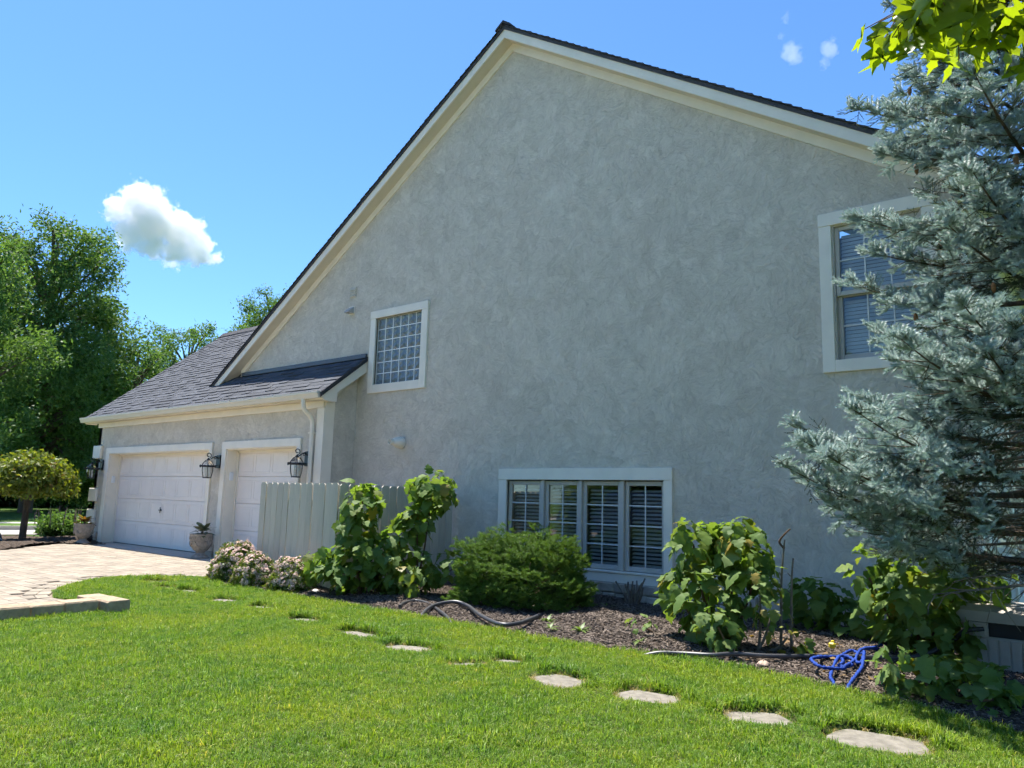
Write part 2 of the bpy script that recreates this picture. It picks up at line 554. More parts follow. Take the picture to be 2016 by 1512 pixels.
# main roof: deck and courses of shingles, thicker at the lower edge
roof = MB()
for xe in (-16.4, -.93):
    sg = -1 if xe < APX else 1
    c = 1/math.hypot(1, K)
    ln = abs(xe-APX)/c
    roof.prism([(APX, 9.045), (xe, 9.045-K*abs(xe-APX)), (xe, 9.10-K*abs(xe-APX)), (APX, 9.10)], 'y', 8.735, 16.2)
    s = 0.0
    while s < ln-.05:
        e = .143
        a, b = s-.03, min(s+e, ln)
        def pt(d, h): return (APX+sg*d*c, 9.10-K*d*c + h)
        j = random.uniform(-.004, .004)
        roof.prism([pt(max(a, 0), .004), pt(b, .004), pt(b, .030+random.uniform(-.004, .004)), pt(max(a, 0), .010)], 'y', 8.715+j, 16.2)
        s += e
roof.prism([(APX-.16, 9.035), (APX, 9.14), (APX+.16, 9.035), (APX+.16, 9.065), (APX, 9.172), (APX-.16, 9.065)], 'y', 8.70, 16.2)
mainroof = roof.build('gable_roof', RIDGE, house)
rb = MB()
for i in range(34):
    y = 8.705 + i*.2
    rb.prism([(APX-.15, 9.075), (APX, 9.178), (APX+.15, 9.075), (APX+.15, 9.083), (APX, 9.188), (APX-.15, 9.083)], 'y', y, y+.19)
rb.build('ridge_cap', RIDGE, mainroof)['kind'] = 'stuff'
MB().box(-1.0, -.98, 8.9, 15.2, 4.60, 4.79).build('fascia', TRIM, house)
MB().box(-1.41, -1.0, 8.95, 15.2, 4.60, 4.615).build('soffit', SOFFIT, house)
MB().prism([(-.98, 4.79), (-.87, 4.79), (-.86, 4.76), (-.90, 4.68), (-.98, 4.68)], 'y', 8.76, 15.2).build('gutter', GUTTER, house)

# garage roof
th = math.atan(GS); cth, sth = math.cos(th), math.sin(th)
def gpoly(ya, yb, t0=-.075, t1=-.015): return [(ya, gz(ya)+t0), (yb, gz(yb)+t0), (yb, gz(yb)+t1), (ya, gz(ya)+t1)]
gr = MB().prism(gpoly(8.03, GRY), 'x', GX0, -13.2).prism(gpoly(8.03, 9.0), 'x', -13.2, GX1)
gr.prism([(GRY, gz(GRY)-.075), (15.3, gz(GRY)-GS*(15.3-GRY)-.075), (15.3, gz(GRY)-GS*(15.3-GRY)), (GRY, gz(GRY))], 'x', GX0, -13.2)
groof = gr.build('garage_roof', RIDGE, house)
WID = (.20, .26, .32, .40); THK = (.013, .024)
def shingle_mb(w, t): return MB().add(
    [(0, -.145, 0), (w-.004, -.145, 0), (w-.004, .04, 0), (0, .04, 0), (0, -.145, t), (w-.004, -.145, t), (w-.004, .04, .004), (0, .04, .004)],
    [(3, 2, 1, 0), (4, 5, 6, 7), (0, 1, 5, 4), (1, 2, 6, 5), (2, 3, 7, 6), (3, 0, 4, 7)])
SHM = {(w, t): shingle_mb(w, t).mesh('shingle', SHINGLE) for w in WID for t in THK}
pieces = []
r_ = random.Random(3)
s = .145
rowi = 0
while True:
    yc = 8.03 + s*cth
    if yc > GRY+.02: break
    x = GX0 + .01 - r_.random()*.15
    while x < GX1-.03:
        w = r_.choice(WID); t = r_.choice(THK)
        if x < GX0: w2 = w
        if x+w > GX1: w = WID[0] if x+WID[0] <= GX1+.1 else w
        vis = (yc < 8.99) or (x < APX-(9.1-gz(yc))/K + .25)
        if vis and x >= GX0-.02 and x+w <= GX1+.06:
            pieces.append((x, yc, w, t))
        elif vis and x < GX0-.02:
            pieces.append((GX0, yc, WID[0], t))
        x += w
    s += .143
rotm = Matrix.Rotation(th, 4, 'X')
pieces.sort(key=lambda p: (p[0]**2+p[1]**2))
rest = MB()
for i, (x, yc, w, t) in enumerate(pieces):
    mw = Matrix.Translation((x, yc, gz(yc)-.015)) @ rotm
    if i < 300:
        link('shingle', SHM[w, t], groof, mw)
    else:
        rest.add([mw @ v.co for v in SHM[w, t].vertices], [tuple(p.vertices) for p in SHM[w, t].polygons])
rest.build('far_shingles', SHINGLE, groof)['kind'] = 'stuff'
rc = MB()
for i in range(32):
    x = GX0 + i*.2
    rc.prism([(GRY-.16, gz(GRY-.16)+.01), (GRY, gz(GRY)+.035), (GRY+.16, gz(GRY-.16)+.01), (GRY+.16, gz(GRY-.16)+.03), (GRY, gz(GRY)+.06), (GRY-.16, gz(GRY-.16)+.03)], 'x', x, x+.19)
rc.build('ridge_cap', RIDGE, groof)['kind'] = 'stuff'
MB().box(-15.4, GX1, 8.955, 8.998, gz(8.97)+.005, gz(8.97)+.085).build('flashing', FLASH, house)
# drip edge along the eave and the right rake
MB().box(GX0, GX1, 8.015, 8.03, gz(8.03)-.085, gz(8.03)-.005).build('drip_edge', RIDGE, house)
MB().prism([(8.0, gz(8.0)-.08), (9.0, gz(9.0)-.08), (9.0, gz(9.0)+.008), (8.0, gz(8.0)+.008)], 'x', GX1+.0005, GX1+.022).build('drip_edge', RIDGE, house)
for xf, xo in ((GX1-.022, GX1-.0005), (GX0+.0005, GX0+.022)):
    MB().prism([(8.035, 3.02), (8.035, gz(8.035)-.082), (9.0 if xf > -15 else GRY, gz(9.0 if xf > -15 else GRY)-.082), (9.0 if xf > -15 else GRY, gz(9.0 if xf > -15 else GRY)-.29), (8.37, 3.135), (8.37, 2.965), (8.10, 2.965)], 'x', xf, xo).build('fascia', TRIM, house)
MB().prism([(8.37, 3.135), (9.0, 3.61), (9.0, 3.625), (8.37, 3.15)], 'x', -11.37, GX1-.024).box(-11.37, GX1-.024, 8.09, 8.37, 2.975, 2.99).build('soffit', SOFFIT, house)
MB().prism([(8.5, 3.10), (8.5, 3.235), (9.0, 3.615), (9.0, 3.48)], 'x', -11.371, -11.352).build('frieze_board', SOFFIT, house)
# eave of the garage: fascia, soffit, frieze, gutter
MB().box(GX0+.025, GX1-.025, 8.065, 8.09, 2.985, 3.09).build('fascia', TRIM, house)
MB().box(GX0+.03, GX1-.03, 8.09, 8.31, 2.99, 3.0).build('soffit', SOFFIT, house)
MB().box(-20.92, -11.37, 8.262, 8.3, 2.865, 2.99, .004).build('frieze_board', TRIM, house)
gp = [(8.06, 3.0), (7.985, 3.0), (7.965, 3.055), (7.948, 3.085), (7.945, 3.118), (7.955, 3.118), (7.958, 3.09), (7.974, 3.06), (7.992, 3.008), (8.06, 3.008)]
MB().prism(gp, 'x', -21.36, -11.15).build('gutter', GUTTER, house)
for x in (-21.36, -11.15):
    MB().prism([(8.06, 3.0), (7.985, 3.0), (7.965, 3.055), (7.948, 3.085), (7.945, 3.118), (8.06, 3.118)], 'x', x-.003, x+.003).build('gutter_end', GUTTER, house)
dp = crm([(-11.62, 8.01, 3.0), (-11.62, 8.01, 2.90), (-11.62, 8.05, 2.81), (-11.62, 8.16, 2.72), (-11.62, 8.225, 2.62), (-11.62, 8.235, 2.45)], 5) + [Vector((-11.62, 8.235, 1.2)), Vector((-11.62, 8.235, .12))]
MB().tube(dp, .042, 8).build('downspout', TRIM, house, True)
MB().box(-11.675, -11.565, 8.19, 8.298, 2.40, 2.43).box(-11.675, -11.565, 8.19, 8.298, .9, .93).build('downspout_strap', TRIM, house)
# corner boards
MB().box(-11.56, -11.345, 8.27, 8.299, 0, 2.864, .004).build('corner_board', TRIM, house)
MB().box(-11.371, -11.345, 8.2995, 8.5, 0, 3.02, .004).build('corner_board', TRIM, house)
MB().box(-1.41, -1.385, 9.0, 9.2, 0, 4.55, .004).build('corner_board', TRIM, house)
MB().box(-1.408, -1.36, 9.32, 9.44, 0.1, 4.6, .01).build('downspout', TRIM, house)
# quoins at the garage corner and the stone base
for z in (2.08, 1.0, .47):
    MB().box(-21.03, -20.58, 8.235, 8.299, z, z+.33, .012).box(-21.03, -20.9, 8.2995, 8.6, z, z+.33, .012).build('quoin', TRIM, house)
def stones(x0, x1, rows, y, parent, seed):
    q = random.Random(seed)
    for z0, z1 in rows:
        x = x0
        while x < x1-.02:
            w = min(q.uniform(.2, .46), x1-x)
            if x1-x-w < .12: w = x1-x
            d = q.uniform(.0, .014)
            b = MB().box(x+.005, x+w-.005, y-.035-d, y+.01, z0+.005, z1-.005, .012)
            b.v = [(vx+q.uniform(-.004, .004), vy+q.uniform(-.004, .004), vz+q.uniform(-.004, .004)) for vx, vy, vz in b.v]
            b.build('stone', STONE, parent)
            x += w
sb = MB().box(-8.9, -3.7, 8.968, 8.999, -.2, .262).build('stone_base', MORTAR, house)
stones(-8.9, -3.7, ((.13, .262), (-.03, .13)), 8.97, sb, 5)
sg_ = MB().box(-20.93, -20.3, 8.27, 8.299, -.2, .255).box(-15.11, -14.73, 8.27, 8.299, -.2, .255).build('stone_base', MORTAR, house)
stones(-20.95, -20.3, ((.12, .255), (-.02, .12)), 8.272, sg_, 8)
stones(-15.11, -14.73, ((.12, .255), (-.02, .12)), 8.272, sg_, 9)

# garage doors
for di, (a, b, zt) in enumerate(DOORS):
    o0, o1 = ((-20.29, -15.12), (-14.72, -11.99))[di]
    tr = MB().box(o0, a, 8.262, 8.3, 0, zt, .004).box(b, o1, 8.262, 8.3, 0, zt, .004).box(o0, o1, 8.258, 8.3, zt, 2.34, .004).build('door_trim', TRIM, house)
    ln = MB().box(a, a+.018, 8.3, 8.56, 0, zt-.018).box(b-.018, b, 8.3, 8.56, 0, zt-.018).box(a, b, 8.3, 8.56, zt-.018, zt)
    ln.box(a+.018, a+.055, 8.525, 8.555, 0, zt-.06).box(b-.055, b-.018, 8.525, 8.555, 0, zt-.06).box(a+.018, b-.018, 8.525, 8.555, zt-.06, zt-.018)
    ln.build('jamb', TRIM, tr)
    door = MB().box(a, b, 8.585, 8.61, .0, zt).build('garage_door', DOORP, house)
    np_ = 8 if di == 0 else 4
    H4 = (zt-.03)/4
    for k in range(4):
        z0 = .02 + k*H4
        MB().box(a+.02, b-.02, 8.556, 8.584, z0+.003, z0+H4-.003, .006).build('section', DOORP, door)
        w = (b-a-.06)/np_
        for i in range(np_):
            px0, px1 = a+.03+i*w+.035, a+.03+(i+1)*w-.035
            za, zb_ = z0+.075, z0+H4-.075
            p = MB()
            # moulded frame standing proud, flat field inside
            for u0, u1, v0, v1 in ((px0, px1, za, za+.022), (px0, px1, zb_-.022, zb_), (px0, px0+.022, za+.022, zb_-.022), (px1-.022, px1, za+.022, zb_-.022)):
                p.box(u0, u1, 8.551, 8.5565, v0, v1, .005)
            p.build('panel', DOORP, door)
    MB().box(a+.02, b-.02, 8.55, 8.585, .0, .022).build('bottom_seal', BLACK, door)
    if di == 0:
        MB().box(-17.70, -17.68, 8.515, 8.53, .80, .93, .004).box(-17.745, -17.64, 8.51, 8.526, .855, .878, .005).box(-17.70, -17.68, 8.53, 8.552, .85, .885).build('handle', BLACK, door)

# windows
def window(x0, x1, z0, z1, hole, name='window', header=True):
    hx0, hx1, hz0, hz1 = hole
    w = MB()
    w.box(x0, hx0, 8.962, 9.03, z0, hz1, .004).box(hx1, x1, 8.962, 9.03, z0, hz1, .004)
    w.box(hx0, hx1, 8.965, 9.03, z0, hz0, .004)
    w.box(x0-.004, x1+.004, 8.955, 9.03, hz1, z1, .004)
    return w.build(name, TRIM, house)
# glass block window
gw = window(-11.045, -9.515, 3.18, 4.725, WG)
nb = 6
bw, bh = (WG[1]-WG[0])/nb, (WG[3]-WG[2])/nb
GN_ = 14
V = []
for j in range(GN_+1):
    for i in range(GN_+1):
        u, v = i/GN_, j/GN_
        ed = min(u, 1-u, v, 1-v)
        amp = min(1, ed*6)
        h = math.sin((u*1.7+v*.9)*6.28+1.6*math.sin(v*6.28))*.5 + math.sin((v*1.6-u*.6)*6.28)*.35
        V.append(((u-.5)*(bw-.010), -.006-amp*(.012+.020*h), (v-.5)*(bh-.010)))
F = [(j*(GN_+1)+i, j*(GN_+1)+i+1, (j+1)*(GN_+1)+i+1, (j+1)*(GN_+1)+i) for j in range(GN_) for i in range(GN_)]
nV = len(V)
V2 = V + [(x, .085-.5*(y+.006), z) for x, y, z in V]
F2 = list(F) + [tuple(reversed([q+nV for q in f])) for f in F]
for i in range(GN_):
    for a_, b_ in (((0*(GN_+1)+i), (0*(GN_+1)+i+1)), ((GN_*(GN_+1)+i+1), (GN_*(GN_+1)+i)), (((i+1)*(GN_+1)), (i*(GN_+1))), ((i*(GN_+1)+GN_), ((i+1)*(GN_+1)+GN_))):
        F2.append((b_, a_, a_+nV, b_+nV))
gbm = bpy.data.meshes.new('glass_block'); gbm.from_pydata(V2, [], F2); gbm.materials.append(GBLOCK)
for p in gbm.polygons: p.use_smooth = True
gbm.set_sharp_from_angle(angle=R(50))
for i in range(nb):
    for j in range(nb):
        link('glass_block', gbm, gw, Matrix.Translation((WG[0]+(i+.5)*bw, 9.05, WG[2]+(j+.5)*bh)))
g = MB()
for i in range(nb+1):
    g.box(WG[0]+i*bw-.007, WG[0]+i*bw+.007, 9.036, 9.13, WG[2], WG[3])
for j in range(nb+1):
    g.box(WG[0], WG[1], 9.037, 9.131, WG[2]+j*bh-.007, WG[2]+j*bh+.007)
g.build('mortar_joint', M('white_grout', (.82, .82, .80), .8), gw)

def sash(win, x0, x1, z0, z1, y, cols, rows, fw_=.05, slats=None, mw_=.016):
    s = MB().box(x0, x0+fw_, y, y+.045, z0, z1, .005).box(x1-fw_, x1, y, y+.045, z0, z1, .005)
    s.box(x0+fw_, x1-fw_, y+.001, y+.044, z0, z0+fw_*1.15, .005).box(x0+fw_, x1-fw_, y+.001, y+.044, z1-fw_, z1, .005)
    s.build('sash', SASH, win)
    gx0, gx1, g0, g1 = x0+fw_, x1-fw_, z0+fw_*1.15, z1-fw_
    MB().box(gx0-.004, gx1+.004, y+.02, y+.025, g0-.004, g1+.004).build('pane', GLASS, win)
    for i in range(1, cols):
        x = gx0+(gx1-gx0)*i/cols
        MB().box(x-mw_/2, x+mw_/2, y+.008, y+.0195, g0, g1).build('muntin', SASHW, win)
    for j in range(1, rows):
        z = g0+(g1-g0)*j/rows
        MB().box(gx0, gx1, y+.0085, y+.019, z-mw_/2, z+mw_/2).build('muntin', SASHW, win)
    if slats:
        dep, pitch_, tilt, yy = slats
        sm = MB().box(gx0-.01, gx1+.01, -dep/2, dep/2, -.002, .002).mesh('slat', SLAT)
        z = g0+.01
        while z < g1-.02:
            link('slat', sm, win, Matrix.Translation((0, yy, z)) @ Matrix.Rotation(tilt+random.uniform(-.03, .03), 4, 'X'))
            z += pitch_
SASHW = M('muntin_paint', (.66, .66, .63), .4, .4)
lw = window(-7.765, -4.805, .26, 1.785, WL)
MB().box(WL[0], WL[1], 8.945, 9.02, .385, .412, .004).build('sill', TRIM, lw)
ms = [(-7.605, -6.965), (-6.905, -6.29), (-6.235, -5.605), (-5.545, -4.935)]
for i, (a, b) in enumerate(ms):
    sash(lw, a, b, .415, 1.605, 9.03, 2, 4, .058, (.054, .052, R(24), 9.15))
for a, b in zip(ms[:-1], ms[1:]):
    MB().box(a[1]+.002, b[0]-.002, 8.99, 9.08, .413, 1.615, .006).build('mullion', SASH, lw)
uw = window(-2.86, -1.62, 2.86, 4.765, WU)
sash(uw, -2.70, -1.78, 3.76, 4.595, 9.03, 3, 2, .05, (.05, .045, R(58), 9.16))
sash(uw, -2.70, -1.78, 3.015, 3.80, 9.078, 3, 2, .05, (.05, .045, R(58), 9.20))
MB().box(-2.72, -2.70, 9.0, 9.09, 3.0, 4.61).box(-1.78, -1.76, 9.0, 9.09, 3.0, 4.61).box(-2.70, -1.78, 9.0, 9.09, 4.596, 4.61).build('frame', SASH, uw)
# side window round the corner
sdw = MB().box(-1.43, -1.38, 11.22, 11.35, .19, 2.62, .004).box(-1.43, -1.38, 12.75, 12.88, .19, 2.62, .004).box(-1.43, -1.378, 11.35, 12.75, .19, .32, .004).box(-1.43, -1.378, 11.35, 12.75, 2.5, 2.62, .004).build('window', TRIM, house)
s = MB().box(-1.50, -1.46, 11.352, 11.42, .325, 2.495).box(-1.50, -1.46, 12.68, 12.748, .325, 2.495).box(-1.50, -1.46, 11.42, 12.68, .325, .41).box(-1.50, -1.46, 11.42, 12.68, 2.42, 2.495)
s.build('sash', SASH, sdw)
MB().box(-1.482, -1.478, 11.41, 12.69, .40, 2.43).build('pane', GLASS, sdw)
for i in (1, 2):
    MB().box(-1.477, -1.465, 11.42+1.26*i/3-.008, 11.42+1.26*i/3+.008, .41, 2.42).build('muntin', SASHW, sdw)
for j in range(1, 5):
    MB().box(-1.476, -1.466, 11.42, 12.68, .41+2.01*j/5-.008, .41+2.01*j/5+.008).build('muntin', SASHW, sdw)

# vents on the gable wall
v = thing('louvred_vent', (-11.65, 8.98, 5.2), 'small square louvred vent on the stucco above the vent hood', 'vent')
MB().box(-11.755, -11.555, 8.985, 9.0, 5.10, 5.305, .004).build('back_plate', STUCCO, v)
for k in range(3):
    z = 5.115+k*.062
    MB().prism([(8.984, z+.055), (8.965, z+.004), (8.965, z), (8.984, z)], 'x', -11.745, -11.565).build('louvre', STUCCO, v)
v = thing('vent_hood', (-11.67, 8.95, 4.78), 'small square metal vent hood jutting from the stucco left of glass blocks', 'vent')
MB().prism([(9.0, 4.91), (8.985, 4.91), (8.86, 4.80), (8.86, 4.785), (9.0, 4.785)], 'x', -11.74, -11.60).build('hood', M('vent_metal', (.42, .40, .38), .5, .5), v)
MB().box(-11.755, -11.585, 8.99, 9.0, 4.765, 4.925).build('flange', TRIM, v)
v = thing('exhaust_pipe', (-10.05, 8.9, 2.25), 'round white exhaust pipe cap on the stucco wall below glass blocks', 'pipe')
MB().box(-10.14, -9.97, 8.985, 9.0, 2.15, 2.355, .006).build('wall_plate', SASH, v)
pm = Matrix.Translation((-10.055, 8.99, 2.25)) @ Matrix.Rotation(R(90), 4, 'X')
pr = MB().lathe([(.10, -.002), (.10, .07), (.09, .12), (.06, .19), (.05, .20), (.05, .28), (.04, .28), (.04, .20)], (0, 0, 0), 24, cap=False)
pr.v = [tuple(pm @ Vector(q)) for q in pr.v]
pr.build('pipe_cap', TRIM, v, True)

# door sensors on the left jambs
for x, y, z, lab in ((-20.08, 8.41, 1.555, 'white pill-shaped sensor on the jamb of the wide garage door'), (-14.55, 8.415, 1.637, 'white pill-shaped sensor on the jamb of the narrow garage door')):
    sm = MB().box(x-.001, x+.03, y-.045, y+.045, z-.085, z+.085, .022)
    o = sm.build('door_sensor', WHITEP)
    tag(o, lab, 'sensor', 'sensors on the garage door jambs')

# ------------------------------------------------------------------ ground, street, driveway, beds
ground = npmesh('ground', [(-600, -600, -.012), (600, -600, -.012), (600, 600, -.012), (-600, 600, -.012)], [(0, 1, 2, 3)], None)
def lawnmat():
    m, nt, b, out = newmat('far_lawn')
    co = objco(nt)
    f = noise(nt, co, .35, 5, .6)
    f2 = noise(nt, co, 9, 5, .7)
    c = mixc(nt, ramp(nt, f, [(.35, 0.), (.65, 1.)]), (.060, .115, .018), (.085, .15, .022))
    c = mixc(nt, ramp(nt, f2, [(.4, 0.), (.65, .6)]), c, (.045, .085, .014))
    nt.links.new(c, b.inputs['Base Color'])
    b.inputs['Roughness'].default_value = .9
    b.inputs['Specular IOR Level'].default_value = .15
    bn = nn(nt, 'ShaderNodeBump', i_Strength=.8, i_Distance=.05)
    nt.links.new(noise(nt, co, 30, 4), bn.inputs['Height']); nt.links.new(bn.outputs[0], b.inputs['Normal'])
    return m
ground.materials.append(lawnmat())
tag(link('ground', ground), kind='structure')

def sheet(name, poly, z, mat, label=None):
    me = bpy.data.meshes.new(name)
    me.from_pydata([(x, y, z) for x, y in poly], [], [tuple(range(len(poly)))])
    me.materials.append(mat)
    return tag(link(name, me), kind='structure')

# lawn in front of the house
EDGE = [(-11.05, 6.25), (-10.4, 5.98), (-9.6, 5.97), (-8.4, 6.02), (-7.0, 5.98), (-5.8, 6.06), (-4.64, 6.0), (-3.9, 6.08), (-3.2, 6.16), (-2.59, 6.14), (-2.09, 6.06), (-1.7, 5.95), (-1.37, 5.86), (-1.03, 5.68), (-.6, 5.6), (.2, 5.4), (1.4, 5.2), (3.5, 5.2)]
DRV = [(-8.97, -12.0), (-8.97, 3.68), (-9.4, 3.92), (-10.15, 3.72), (-10.7, 3.9), (-11.4, 4.35), (-11.85, 4.85), (-11.95, 5.3), (-11.75, 5.75), (-11.45, 6.05), (-11.05, 6.25)]
lawn_poly = DRV + EDGE[1:] + [(14, 5.2), (14, -12)]
sheet('lawn', lawn_poly, -.006, SOIL)

def inpoly(P, poly):
    x, y = P[:, 0], P[:, 1]
    c = np.zeros(len(P), bool)
    n = len(poly)
    for i in range(n):
        x0, y0 = poly[i]; x1, y1 = poly[(i+1) % n]
        cond = ((y0 > y) != (y1 > y)) & (x < (x1-x0)*(y-y0)/((y1-y0) if y1 != y0 else 1e-9)+x0)
        c ^= cond
    return c

# mulch bed: a low mound along the wall
bed_poly = EDGE[:16] + [(.2, 9.6), (-1.41, 9.6), (-1.41, 9.0), (-11.37, 9.0), (-11.37, 8.3), (-11.37, 7.2), (-11.2, 6.7)]
def bedz(x, y):
    ey = np.interp(x, [p[0] for p in EDGE], [p[1] for p in EDGE])
    d = np.clip((y-ey)/.5, 0, 1)
    return .0 + .055*d + .015*np.sin(x*2.3+y*1.7)*d + .012*np.sin(x*5.1-y*4.3)*d
gx, gy = np.meshgrid(np.arange(-11.7, .4, .07), np.arange(5.2, 9.7, .07), indexing='ij')
pp = np.stack([gx.ravel(), gy.ravel()], 1)
ins = inpoly(pp, bed_poly).reshape(gx.shape)
zz = bedz(gx, gy)
ids = -np.ones(gx.shape, int)
quads = []
cell = ins[:-1, :-1] | ins[1:, :-1] | ins[1:, 1:] | ins[:-1, 1:]
used = np.zeros(gx.shape, bool)
used[:-1, :-1] |= cell; used[1:, :-1] |= cell; used[1:, 1:] |= cell; used[:-1, 1:] |= cell
ids[used] = np.arange(used.sum())
ci_, cj_ = np.nonzero(cell)
quads = np.stack([ids[ci_, cj_], ids[ci_+1, cj_], ids[ci_+1, cj_+1], ids[ci_, cj_+1]], 1)
zz = np.where(ins, zz, -.02)
bed = link('mulch_bed', npmesh('mulch_bed', np.stack([gx[used], gy[used], zz[used]], 1), quads, MULCHM, True))
tag(bed, kind='structure')

# street side: road, sidewalk, far lawn lie to the left
def strip(name, x0, x1, z, mat, h=0):
    k = .263      # the street runs slightly askew to the house
    f = lambda x, y: (x + k*(y-9.0), y)
    poly = [f(x0, -60), f(x1, -60), f(x1, 70), f(x0, 70)]
    if h: 
        o = MB().prism(poly, 'z', z, z+h).build(name, mat)
        return tag(o, kind='structure')
    return sheet(name, poly, z, mat)
strip('road', -26.6, -23.9, .012, CONC)
strip('kerb', -26.75, -26.6, 0, CONC, .13)
strip('grass_verge', -31.2, -26.75, .03, ground.materials[0])
strip('sidewalk', -32.4, -31.2, .036, CONC)
strip('far_yard', -70, -32.4, .03, ground.materials[0])

# left bed with weeping tree
lbed = [(-19.3, 8.25), (-19.2, 7.55), (-19.9, 7.35), (-19.0, 6.35), (-18.3, 5.6), (-18.6, 4.2), (-21.5, 4.0), (-22.6, 5.5), (-22.9, 7.5), (-22.9, 9.0), (-20.9, 9.0), (-20.9, 8.3)]
gx2, gy2 = np.meshgrid(np.arange(-23, -18, .06), np.arange(3.9, 9.1, .06), indexing='ij')
ins2 = inpoly(np.stack([gx2.ravel(), gy2.ravel()], 1), lbed).reshape(gx2.shape)
cell = ins2[:-1, :-1] & ins2[1:, :-1] & ins2[1:, 1:] & ins2[:-1, 1:]
ids = np.arange(gx2.size).reshape(gx2.shape)
ci_, cj_ = np.nonzero(cell)
q2 = np.stack([ids[ci_, cj_], ids[ci_+1, cj_], ids[ci_+1, cj_+1], ids[ci_, cj_+1]], 1)
z2 = .05 + .05*np.sin(gx2*1.9+1)*np.sin(gy2*1.3) + rng.normal(0, .012, gx2.shape)
tag(link('mulch_bed', npmesh('mulch_bed', np.stack([gx2.ravel(), gy2.ravel(), z2.ravel()], 1), q2, MULCHM, True)), kind='structure')

# driveway with pavers
drv_poly = [(-23.6, -12), (-8.97, -12)] + DRV[1:] + [(-11.2, 6.7), (-11.37, 7.2), (-11.37, 8.29), (-20.9, 8.29), (-20.9, 8.9), (-22.5, 8.9)]
drive = sheet('driveway', drv_poly, -.001, JOINT)
PW, PH = .295, .195
pm = [MB().box(-PW*f/2+.004, PW*f/2-.004, -PH/2+.004, PH/2-.004, -.03, .018, .007).mesh('paver', PAVER) for f in (1, .66)]
cand = []
q = random.Random(11)
row = 0
y = -2.0
while y < 8.0:
    x = -20.9 + q.random()*.3
    while x < -8.9:
        k = 0 if q.random() < .62 else 1
        w = PW*(1, .66)[k]
        cand.append((x+w/2, y+PH/2, k))
        x += w
    y += PH
ca = np.array(cand)
BORD = DRV[1:] + [(-11.2, 6.7), (-11.37, 7.2)]
def dist_poly(P, L):
    d = np.full(len(P), 9e9)
    for (x0, y0), (x1, y1) in zip(L[:-1], L[1:]):
        vx, vy = x1-x0, y1-y0
        t = np.clip(((P[:, 0]-x0)*vx+(P[:, 1]-y0)*vy)/(vx*vx+vy*vy), 0, 1)
        d = np.minimum(d, np.hypot(P[:, 0]-x0-t*vx, P[:, 1]-y0-t*vy))
    return d
ok = inpoly(ca, drv_poly) & (dist_poly(ca, BORD) > .33) & (ca[:, 0] < -9.12) & ~inpoly(ca, lbed) & (ca[:, 1] < 7.78)
ca = ca[ok]
def inview(P):          # only decides which pavers are separate objects
    r = np.stack([P[:, 0], P[:, 1], np.full(len(P), -1.31)], 1)
    z = r @ np.array(fw); u = (r @ np.array(rt2))/z*1506+1008; v = 756-(r @ np.array(up2))/z*1506
    return (z > 0) & (u > -20) & (u < 2036) & (v < 1560)
iv = inview(ca)
order = np.argsort(np.hypot(ca[:, 0], ca[:, 1]) + np.where(iv, 0, 1000))
rest = MB()
tilt = lambda: Matrix.Rotation(q.uniform(-.006, .006), 4, 'X') @ Matrix.Rotation(q.uniform(-.006, .006), 4, 'Y') @ Matrix.Rotation(q.uniform(-.012, .012), 4, 'Z')
for n_, i in enumerate(order):
    x, y, k = ca[i]
    mw = Matrix.Translation((x, y, q.uniform(-.002, .002))) @ tilt()
    me = pm[int(k)]
    if n_ < 260: link('paver', me, drive, mw)
    else: rest.add([mw @ v_.co for v_ in me.vertices], [tuple(p.vertices) for p in me.polygons])
rest.build('far_pavers', PAVER, drive)['kind'] = 'stuff'
# border course along the lawn, two rings
bmesh_ = MB().box(-.145, .145, -.07, .07, -.03, .02, .007).mesh('paver', PAVER)
for off in (.08, .225):
    pts = crm([(x, y, 0) for x, y in BORD[1:]], 12)
    acc = 0
    for a, b in zip(pts[:-1], pts[1:]):
        acc += (b-a).length
        if acc > .30:
            acc = 0
            t = (b-a).normalized(); nrm = Vector((-t.y, t.x, 0))
            c = b + nrm*off
            link('paver', bmesh_, drive, Matrix.Translation(c) @ Matrix.Rotation(math.atan2(t.y, t.x), 4, 'Z'))
MB().box(-20.9, -11.6, 7.80, 8.56, -.03, .012, .004).build('apron', CONC, drive)

# low wall of edging blocks beside the driveway
bw_ = thing('edging_wall', (-8.8, 3.4, 0), 'low edging wall of tan concrete blocks between lawn and driveway', 'wall')
def blk(x0, x1, y0, y1, z1, seed):
    q_ = random.Random(seed)
    b = MB().box(x0, x1, y0, y1, -.12, z1, .014)
    b.v = [(a+q_.uniform(-.007, .007), c+q_.uniform(-.007, .007), d+q_.uniform(-.004, .004)) for a, c, d in b.v]
    b.build('block', BLOCK, bw_)
ys = [1.15, 1.52, 1.90, 2.27, 2.63, 2.99, 3.31, 3.655]
for i, (a, b) in enumerate(zip(ys[:-1], ys[1:])):
    x = -8.60 - .022*i*1.0
    blk(x-.27, x, a+.004, b-.004, .138+.004*math.sin(i*2.1), i)
blk(-9.02, -8.56, 3.665, 3.905, .141, 20)
blk(-9.34, -9.03, 3.66, 3.90, .136, 21)

